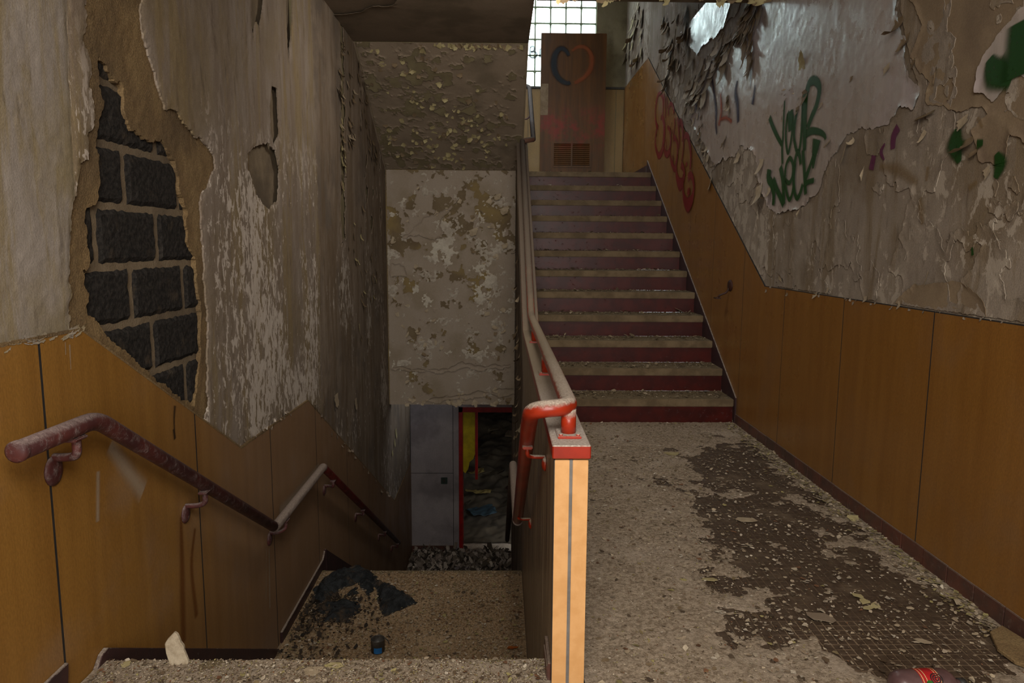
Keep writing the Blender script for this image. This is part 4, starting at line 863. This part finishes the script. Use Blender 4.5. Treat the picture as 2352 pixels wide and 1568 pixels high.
S([.05,.11,.05], (1060,880),(1085,1080),(1104,1250),(1100,1400),(1112,1520)); S([.06,.13,.09], (1345,900),(1322,1040),(1345,1190),(1352,1390)); S([.04,.11], (1545,950),(1530,1070),(1512,1180)); S([.08,.10,.05], (850,1060),(872,1170),(895,1220),(930,1140)); S([.03,.02], (1500,760),(1490,1000))
strokes('graffiti_drips', g, to_r(.010), (-1, 0, 0), 'sp_navy', wr, 'navy spray drips below the peeling paint'); g = []
S([.05,.10,.07], (1152,1040),(1162,1240),(1130,1420)); S([.04,.06,.05], (1150,1345),(1215,1325),(1285,1372))
strokes('graffiti_drips', g, to_r(.010), (-1, 0, 0), 'sp_orange', wr, 'orange sprayed strokes'); G = c1f(3.409, 1980, 0); g = []
S([.05,.05,.04], (288,990),(250,1070),(242,1170)); S([.012,.03,.01], (182,1120),(152,1190),(176,1255)); S([.045,.05], (96,1215),(72,1330))
strokes('graffiti_marks', g, to_r(.009), (-1, 0, 0), 'sp_purple', wr, 'purple remnants of graffiti'); g = []
S([.05,.16,.10], (1005,450),(1050,560),(1190,610)); S([.16,.22], (1262,150),(1245,600)); S([.05,.14,.03], (760,1005),(740,1130),(768,1280)); S([.03,.09,.03], (1060,1195),(1085,1280),(1050,1400)); S([.05,.03], (905,1130),(955,1115)); S([.015,.02], (868,1935),(873,2000))
strokes('graffiti_marks', g, to_r(.011), (-1, 0, 0), 'sp_greendeep', wr, 'dark green remnants of graffiti'); g = []
S([.03,.08,.03], (455,1540),(462,1640),(470,1760)); S([.05,.10,.05], (130,1300),(280,1330),(440,1440)); S([.05,.03], (830,1480),(900,1420)); S([.04,.03], (515,1300),(500,1420)); S([.03,.02], (905,915),(940,1000))
strokes('stain', g, to_r(.007), (-1, 0, 0), 'sp_ochre', wr, 'ochre stains in the plaster')

# stains and runs on the left wall
to_l = lambda a, b: (XL+.0095, a, b)
L2 = lambda *P: [onX(p, XL+.0095) for p in P]
strokes('stain', [(L2((402,930),(400,965),(402,1010)), [.03,.015]), (L2((398,985),(402,1008)), [.02,.03])], to_l, (1, 0, 0), 'sp_stain', wl, 'dark run below the broken plaster')
strokes('stain', [(L2((415,1180),(418,1290),(420,1400),(422,1480)), [.03,.07,.06]), (L2((448,1210),(440,1300),(452,1420)), [.03,.05])], to_l, (1, 0, 0), 'sp_rust', wl, 'rust run below a rail bracket')
strokes('stain', [(L2((160,790),(163,850)), [.012,.004]), (L2((150,785),(151,815)), .006), (L2((618,1255),(620,1400)), [.02,.03]), (L2((612,1255),(611,1380)), .012), (L2((250,1020),(300,1090),(330,1130)), [.08,.12]), (L2((640,1180),(690,1125),(735,1070)), [.12,.10]), (L2((225,1080),(224,1200)), .03)], to_l, (1, 0, 0), 'sp_drip', wl, 'pale dust runs on the panels')

# ================================================================== PAINT FLAKES
def along(P, n, jit):
    out = []; P = [np.array(p, float) for p in P]; L = [np.linalg.norm(b-a) for a, b in zip(P, P[1:])]; tot = sum(L)
    for i in range(n):
        t = random.random()*tot; k = 0
        while t > L[k] and k < len(L)-1: t -= L[k]; k += 1
        q = P[k]+(P[k+1]-P[k])*t/L[k]; out.append((q[0]+random.gauss(0, jit), q[1]+random.gauss(0, jit)))
    return out
NR, NL, UPZ = (-1, 0, 0), (1, 0, 0), (0, 0, 1)
def fR(px, wpx, hpx, mat, k=None, roll=None, lift=.004):
    y, z = onX(px, XR); s = y/FPX; flake(wr, (XR, y, z), NR, UPZ, wpx*s*1.5, hpx*s, k, mat, random.uniform(-.5, .5) if roll is None else roll, lift)
BAND = [(1738,0),(1712,45),(1690,80),(1662,108),(1636,135),(1608,175),(1598,215)]
for p in along(BAND, 70, 12): fR(p, random.uniform(16, 34), random.uniform(18, 44), random.choice(['flake_brown', 'flake_tan', 'flake_pale', 'flake_tan']), random.choice([0, 1, 6, 7, 2]), lift=.012)
for p in along([(1545,20),(1538,70),(1548,130),(1540,190)], 24, 9): fR(p, random.uniform(10, 20), random.uniform(20, 48), random.choice(['flake_brown', 'flake_brown', 'flake_pale']), lift=.01)
for p in along([(1580,-5),(1578,60),(1582,110)], 10, 4): fR(p, random.uniform(9, 16), random.uniform(25, 50), 'flake_brown', lift=.012)
for p in along([(1732,-10),(1728,60),(1728,140)], 14, 4): fR(p, random.uniform(10, 18), random.uniform(40, 70), 'flake_brown', lift=.012)
fR((1730,125), 22, 38, 'flake_brown', 0, .1, .02)
for p in along([(1478,5),(1456,60),(1446,110),(1450,150),(1462,130),(1470,60)], 26, 6): fR(p, random.uniform(8, 16), random.uniform(16, 40), random.choice(['flake_brown', 'flake_cream', 'flake_pale']), lift=.008)
for p in along([(1560,250),(1600,215),(1592,250),(1610,290),(1630,350),(1645,380)], 34, 9): fR(p, random.uniform(6, 13), random.uniform(10, 24), random.choice(['flake_brown', 'flake_pale', 'flake_brown']), lift=.004)
for p in along([(1668,210),(1676,250)], 8, 4): fR(p, 8, 20, random.choice(['flake_brown', 'flake_pale']))
for p, a, b, mt, k, r in [((1748,425),26,66,'flake_pale',3,.15),((1752,365),18,40,'flake_pale',2,-.1),((1632,418),26,22,'flake_pale',0,.8),((1770,430),14,44,'flake_pale',4,.1),((1845,160),22,40,'flake_cream',1,3.0),((1852,205),20,38,'flake_brown',1,.2),((1700,352),14,26,'flake_pale',1,-.5),((1665,322),20,18,'flake_pale',2,.6),((1905,325),18,18,'flake_pale',3,.4),((1940,350),34,22,'flake_pale',1,1.1),((1965,318),10,24,'flake_pale',4,-.7),((1985,400),22,10,'flake_pale',3,1.3),((2130,300),9,34,'flake_pale',5,-.5),((2215,270),26,30,'flake_pale',1,.3),((2225,320),34,46,'flake_brown',4,.2),((2130,262),50,16,'flake_brown',3,.1),((2070,40),26,60,'flake_brown',4,0),((2088,78),16,40,'flake_brown',3,.1),((2080,90),18,30,'flake_brown',2,-.2),((2100,140),12,26,'flake_brown',2,.5),((2150,178),26,18,'flake_brown',2,1.4),((2270,385),16,30,'flake_pale',1,.5),((2242,345),20,22,'flake_brown',5,.3),((1838,486),18,10,'flake_pale',3,.9),((1835,245),12,20,'flake_brown',1,.1),((1890,235),9,16,'flake_pale',2,0),((1960,175),8,14,'flake_brown',1,0),((2040,150),18,24,'flake_pale',1,.3),((1795,645),14,20,'flake_pale',2,2.9),((1875,672),16,14,'flake_pale',1,.2),((1992,680),10,20,'flake_pale',3,.2),((2070,690),8,28,'flake_pale',3,.2),((2130,640),26,12,'flake_pale',1,1.2),((1905,660),6,16,'flake_pale',2,0)]:
    fR(p, a, b, mt, k, r)
for p in along([(1780,270),(1800,230),(1830,195),(1790,250)], 14, 9): fR(p, random.uniform(5, 9), random.uniform(7, 16), 'flake_pale', lift=0)
for p in along([(1762,660),(1940,686),(2150,716),(2340,742)], 20, 3): fR(p, random.uniform(4, 8), random.uniform(4, 12), 'plaster_right', roll=random.uniform(-1, 1), lift=.006)
# paint hanging from the beam over the steps
for k in range(44):
    x = random.choice([random.uniform(.24, .50), random.uniform(.60, .72), random.uniform(.9, 1.64), random.uniform(1.2, 1.64)])
    flake(ce, (x, 4.60, 2.79), (0, -1, 0), (0, 0, 1), random.uniform(.04, .10), random.uniform(.03, .10), random.choice([0, 6, 1]), random.choice(['flake_brown', 'flake_brown', 'flake_cream']), random.uniform(-.3, .3), .002)
# stairwell side wall: ragged paint strip, dark flakes, edge over the lower wainscot
def fL(px, wpx, hpx, mat, k=None, roll=None, lift=.002):
    y, z = onX(px, XL); s = y/FPX; flake(wl, (XL, y, z), NL, UPZ, wpx*s*2.2, hpx*s, k, mat, random.uniform(-.4, .4) if roll is None else roll, lift)
for p in along([(784,88),(780,170),(782,235)], 22, 3): fL(p, random.uniform(5, 9), random.uniform(9, 20), random.choice(['flake_brown', 'flake_pale', 'flake_brown']))
for p in along([(782,270),(788,350),(788,440)], 26, 3): fL(p, random.uniform(5, 9), random.uniform(9, 22), random.choice(['flake_cream', 'flake_pale', 'flake_brown']))
for p in along([(795,120),(805,185),(806,240),(800,330),(815,300)], 20, 6): fL(p, random.uniform(5, 10), random.uniform(8, 18), random.choice(['flake_pale', 'flake_brown', 'flake_brown']))
for p in along([(825,130),(840,260),(850,330),(868,390)], 44, 7): fL(p, random.uniform(3, 7), random.uniform(10, 24), 'flake_brown')
for p in along([(810,540),(815,480),(830,700),(835,780),(860,560),(850,620)], 30, 10): fL(p, random.uniform(3, 7), random.uniform(8, 18), random.choice(['flake_brown', 'flake_brown', 'flake_cream']))
for p in along([(704,905),(760,985),(830,1065),(890,1140)], 22, 4): fL(p, random.uniform(3, 6), random.uniform(5, 11), 'plaster_far', lift=.005)
for p in along([(560,1010),(620,970),(690,925)], 18, 4): fL(p, random.uniform(3, 6), random.uniform(5, 10), 'plaster_worn', lift=.005)
for p in along([(4,790),(80,772),(178,756)], 16, 4): fL(p, random.uniform(10, 22), random.uniform(6, 14), 'plaster_left', 6, lift=.004)
for p, a, b in [((908,985),9,22),((905,1010),8,16),((900,1035),8,12),((770,905),16,30),((815,915),10,26)]: fL(p, a, b, 'flake_cream' if a < 10 else 'flake_pale', 6, 0)
# parapet plaster edge beside the lintel wall
for k in range(60):
    y = random.uniform(5.0, 7.2); z = random.uniform(-.9, min(.25+SLP*(y-4.47), 1.85)); flake(pa, (PL+.006, y, z), (-1, 0, 0), UPZ, random.uniform(.03, .09), random.uniform(.03, .08), None, random.choice(['flake_brown', 'flake_pale', 'flake_brown']), random.uniform(-.5, .5))
# soffit and lintel: larger single flakes
for k in range(190):
    a, b = random.choice([(random.gauss(.42, .25), random.gauss(.45, .35)), (random.gauss(.95, .16), random.gauss(1.05, .2)), (random.gauss(.5, .3), random.gauss(1.3, .2)), (random.gauss(1.0, .2), .03)])
    if .03 < a < 1.36 and .02 < b < sl-.03: flake(ce, SO+Vector((a, 0, 0))+sd*b, sn, -sd, random.uniform(.02, .06), random.uniform(.02, .06), None, random.choice(['flake_cream', 'flake_cream', 'flake_brown']), random.uniform(-1.5, 1.5))
for k in range(90):
    a, b = random.choice([(random.uniform(XL+.05, PL-.04), random.gauss(1.5, .28)), (random.gauss(-.05, .12), random.gauss(.6, .5)), (random.gauss(-.9, .15), random.gauss(.3, .3)), (random.uniform(-1.0, .1), random.gauss(-.40, .03))])
    if XL+.04 < a < PL-.03 and -.44 < b < 1.96: flake(lw, (a, YLIN, b), (0, -1, 0), UPZ, random.uniform(.02, .07), random.uniform(.02, .06), None, random.choice(['flake_pale', 'flake_pale', 'flake_brown']), random.uniform(-1.5, 1.5))
for a, b, s in [(-.30, 1.40, .10), (.02, 1.62, .10), (.03, 1.25, .07), (-.05, 1.75, .08)]: flake(lw, (a, YLIN, b), (0, -1, 0), UPZ, s, s*.8, 2, 'flake_pale', .4, .01)
for k in range(5): flake(lw, (random.uniform(-1.1, .1), YLIN-.001, -.44), (0, -1, 0), UPZ, random.uniform(.03, .09), random.uniform(.02, .05), 6, 'flake_pale', random.uniform(-.4, .4))

# ================================================================== LOOSE CHIPS AND RUBBLE
PALE = ['#a89a86', '#9a8b78', '#b5a998', '#8a7b68', '#7d6d5a', '#a3937c']; MIX = PALE+['#5a4a38', '#4a3d30', '#7a6a4c', '#8f8457', '#6b4a34']; DARK = ['#2a221c', '#1f1b18', '#352b22', '#44382c']
def scat(n, x0, x1, y0, y1, z): return np.stack([rng.uniform(x0, x1, n), rng.uniform(y0, y1, n), np.full(n, z)], 1)
P = scat(16000, PR+.01, XR-.02, 1.7, Y0-.01, .004); d = sdf(P[:, 0], P[:, 1], EXPO); keep = (d > 0) | (rng.random(len(P)) < .30); P = P[keep]
chips('paint_chips', P, rng.uniform(.0015, .0048, len(P))*(1+(rng.random(len(P)) < .09)*2.2), MIX, fl)
P = scat(2000, .7, XR-.03, 1.75, 4.2, .004); chips('paint_chips', P, rng.uniform(.003, .012, len(P)), PALE, fl, tilt=.15)
P = scat(8500, XL+.03, PL-.01, 1.72, YE-.005, .005); chips('paint_chips', P, rng.uniform(.0015, .0045, len(P))*(1+(rng.random(len(P)) < .06)*1.6), MIX, fl)
P = scat(1400, XR-.14, XR-.02, 1.8, Y0, .006); P[:, 0] = XR-.02-np.abs(rng.normal(0, .05, len(P))); chips('paint_chips', P, rng.uniform(.004, .014, len(P)), ['#8f8457', '#a3937c', '#7a6a4c', '#9a8b78'], fl)
P = scat(9000, XL+.03, PL-.01, 3.3, 4.44, ZMID+.006); chips('paint_chips', P, rng.uniform(.002, .0065, len(P))*(1+(rng.random(len(P)) < .06)*1.6), MIX, fm)
n = 700; x = XL+.04+np.abs(rng.normal(0, .22, n)); y = np.clip(4.1-np.abs(rng.normal(0, .35, n)), 3.4, 4.2); P = np.stack([x, y, np.full(n, ZMID+.010)], 1); chips('dark_litter', P, rng.uniform(.004, .017, n), DARK, fm, tilt=.5)
for k in range(NST):
    n = int(1000*(1 if k < 7 else .5)*(1.2-.06*k)); yk = Y0+k*GO
    P = np.stack([rng.uniform(PR+.02, XS-.02, n), yk+.01+rng.beta(1.4, 1., n)*(GO-.01), np.full(n, RISE*(k+1)+.002)], 1)
    o = chips('paint_chips', P, rng.uniform(.003, .009, n)*(1+(rng.random(n) < .07)*1.8), ['#8a7a62', '#9a8b74', '#786a54', '#6a5c48', '#857660', '#5a4e3c'], None, tilt=.22); put(o, st)
P = scat(2500, XL+.04, PL-.02, 7.9, YLOW-.03, ZLOW+.02); chips('rubble', P, rng.uniform(.012, .05, len(P)), ['#8c8077', '#a0958c', '#776c62', '#5f564c', '#4a4239', '#b3a89c'], None, tilt=.6)
# single larger paint pieces
CH = []
for i in range(6):
    r = random.Random(300+i); n = 9; V_ = [(math.cos(2*math.pi*j/n)*r.uniform(.6, 1.1), math.sin(2*math.pi*j/n)*r.uniform(.35, .75), r.uniform(0, .12)) for j in range(n)]
    CH.append(prism(V_, (0, 0, -.05), name='paint_piece'))
CHM = {}
def piece(px, wpx, mat, label, group=None, z=0., rot=None, k=None, tiltx=None, dz=.007):
    x, y = onZ(px, z); k = random.randrange(6) if k is None else k
    if (k, mat) not in CHM: me = CH[k].copy(); me.materials.append(MAT[mat]); CHM[k, mat] = me
    o = bpy.data.objects.new('paint_piece', CHM[k, mat]); COL.objects.link(o); s = wpx*y/FPX*.52
    o.matrix_world = Matrix.Translation((x, y, z+dz)) @ Matrix.Rotation(random.uniform(0, 6) if rot is None else rot, 4, 'Z') @ Matrix.Rotation(random.uniform(-.12, .12) if tiltx is None else tiltx, 4, 'X') @ Matrix.Diagonal((s, s, s*.5, 1))
    return tag(o, label, 'paint chip', group)
piece((1713,1196), 58, 'flake_pale', 'pointed grey paint chip on the bare dark mosaic tiles', None, rot=-.3, k=0)
piece((1885,1422), 84, 'soffit', 'largest mauve-grey paint chip on the mosaic tiles', None, rot=-.5, k=1)
piece((2118,1476), 42, 'flake_pale', 'oval pale paint chip near the fallen bottle', None, rot=-.4, k=2)
piece((1544,1044), 46, 'flake_cream', 'tan paint chip on the dust before the bottom step', None, rot=.05, k=3)
piece((1450,1312), 36, 'soffit', 'upright grey paint chip on the dust beside the parapet', None, rot=1.2, k=4)
piece((1630,1334), 40, 'flake_cream', 'cream paint chip at the edge of the dust', None, rot=.2, k=5)
piece((1415,710), 26, 'flake_pale', 'pale folded flake lying on the fourth step', None, z=.68, k=0, tiltx=.7, dz=.03)
piece((1600,965), 30, 'flake_pale', 'cream flake leaning at the foot of the bottom riser', None, k=2, tiltx=.8, dz=.03)
piece((1560,718), 40, 'flake_pale', 'heap of grey flakes near the wall end of the fourth step', None, z=.68, k=4, tiltx=.5, dz=.02)
piece((290,1530), 36, 'flake_cream', 'tan flat paint chip by the skirting corner', None, k=1)
piece((720,1545), 60, 'flake_pale', 'large pale chip on the dusty landing edge', None, k=3, rot=.1)
piece((770,1532), 44, 'flake_cream', 'tan folded chip on the dusty landing edge', None, k=5, rot=.3)
piece((808,1446), 26, 'flake_brown', 'dark round scrap below the navy rag', None, z=ZMID, k=2)
piece((725,1328), 22, 'flake_pale', 'pale chip wedged between the skirting and the torn cloth', None, z=ZMID, k=0, tiltx=.9, dz=.03)
piece((693,1488), 16, 'flake_pale', 'pale chip among the dark litter on the half landing', None, z=ZMID, k=1)
for p in [(1985,1385),(1995,1400),(2010,1395),(1970,1372)]: piece(p, 34, 'flake_cream', 'yellowish paint crumb in the cluster on the mosaic tiles', 'yellowish crumbs on the mosaic tiles')
for p in [(1780,1135),(1660,1230),(1722,1255),(1650,1195),(1860,1300),(1760,1310),(1825,1310),(1950,1330),(1900,1365),(1820,1362),(2030,1360),(2060,1440),(2090,1400),(2010,1470),(1935,1470),(1900,1450),(1850,1455),(1780,1480),(1975,1450),(2150,1440),(2180,1500),(2240,1460),(2120,1350),(2160,1390),(2000,1250),(1930,1230),(2050,1300),(1700,1420),(1660,1480),(1560,1470)]:
    piece(p, random.uniform(11, 22), random.choice(['flake_pale', 'flake_pale', 'chunk']), 'small pale paint chip on the landing floor', 'pale chips on the landing floor')
for p in [(1880,1150),(1905,1155),(1850,1115),(1960,1195),(2010,1230),(2060,1260),(2110,1310),(2150,1345),(2200,1390),(1790,1045),(1740,1000)]:
    piece(p, random.uniform(22, 40), random.choice(['flake_cream', 'flake_pale']), 'curled cream flake lying along the tiled baseboard', 'flakes along the tiled baseboard', tiltx=.35, dz=.012)
for p in [(1420,1420),(1500,1180),(1480,1115),(1580,1135),(1395,1200),(1400,1330),(1375,1470),(1390,1520),(1490,1530),(1560,1400),(1440,1500),(1640,1540)]:
    piece(p, random.uniform(12, 26), random.choice(['flake_pale', 'flake_brown', 'chunk']), 'grey-brown chip in the dust beside the parapet', 'chips in the dust beside the parapet')
# rubble heap in the dark room
def f_h(A, B): return np.full(A.shape, 1.)
def h_h(A, B, F): return .02+np.clip((B-9.9)*.16, 0, .62)*(1+.0*A)+(fbm(A, B, 1.6, 181, 5)-.5)*.45*np.clip((B-9.2)/1.2, .1, 1)+(fbm(A, B, 9, 183, 4)-.5)*.10
layer('rubble', (0, 0, ZLOW), EX, EY, EZ, -2.1, 2.2, YLOW+.22, 14.8, .04, f_h, h_h, 'rubble_dirt_shaded', None, kind='stuff')
BD = [box(-.5, .5, -.5, .5, -.02, .02, 0, 'board_piece')]
for k in range(16):
    y = random.uniform(9.5, 13.6); x = random.uniform(-.52, .35)*(y/10.); me = prism([(math.cos(a)*random.uniform(.5, 1), math.sin(a)*random.uniform(.4, .9), random.uniform(-.1, .1)) for a in np.arange(0, 6.2, 1.05)], (0, 0, .06), name='board_piece')
    o = link('board_piece', me, random.choice(['rubble_dirt_shaded', 'rubble_dirt_shaded', 'rubble_dirt_shaded', 'rubble_dirt_shaded', 'flake_brown', 'iron', 'lintel_base'])); s = random.uniform(.06, .20)
    hz = float(h_h(np.array([[x]]), np.array([[y]]), 0)[0, 0]); o.matrix_world = Matrix.Translation((x, y, ZLOW+hz+.03)) @ Matrix.Rotation(random.uniform(0, 6), 4, 'Z') @ Matrix.Rotation(random.uniform(-.5, .5), 4, 'X') @ Matrix.Diagonal((s*1.5, s, s, 1))
    tag(o, 'broken board in the rubble heap beyond the red door frame', 'debris', 'broken boards beyond the red door frame')
for k in range(14):
    x, y = random.uniform(XL+.15, PL-.12), random.uniform(7.75, YLOW-.12); o = link('board_piece', CH[k % 6].copy(), random.choice(['flake_pale', 'chunk', 'flake_brown', 'gray_wall'])); s = random.uniform(.05, .14)
    o.matrix_world = Matrix.Translation((x, y, ZLOW+.05)) @ Matrix.Rotation(random.uniform(0, 6), 4, 'Z') @ Matrix.Rotation(random.uniform(-.5, .5), 4, 'X') @ Matrix.Diagonal((s, s, s*.6, 1))
    tag(o, 'plaster fragment on the floor at the foot of the lower flight', 'debris', 'fragments at the foot of the lower flight')

m['teal_sheet'] = simple('dull_teal_plastic', '#2c3a40', '#212c30', 9., .5, .3); m['ochre_board'] = simple('ochre_board', '#6b5a30', '#574824', 12., .8, .2)
MAT['teal_sheet'] = m['teal_sheet'].m; MAT['ochre_board'] = m['ochre_board'].m
def heap_z(x, y): return ZLOW+float(h_h(np.array([[x]]), np.array([[y]]), 0)[0, 0])
def sheet(x, y, sx, sy, rz, mat, label):
    o = layer('debris_sheet', (0, 0, 0), EX, EY, EZ, -.5, .5, -.5, .5, .05, lambda A, B: .46-np.maximum(np.abs(A), np.abs(B))+(fbm(A+9, B+9, 5, 301, 3)-.5)*.16, lambda A, B, F: fbm(A+4, B+4, 3, 303, 3)*.35, mat, None, .02)
    o.matrix_world = Matrix.Translation((x, y, heap_z(x, y)+.02)) @ Matrix.Rotation(rz, 4, 'Z') @ Matrix.Diagonal((sx, sy, .3, 1)); return tag(o, label, 'debris')
sheet(-.26, 10.3, .42, .36, .3, 'teal_sheet', 'crumpled dull teal plastic sheet on the rubble beyond the red door frame')
sheet(-.34, 10.9, .44, .12, -.25, 'ochre_board', 'long ochre board lying on the rubble below the yellow infill')
sheet(-.40, 11.6, .30, .16, .5, 'ochre_board', 'short ochre board higher up the rubble below the yellow infill')
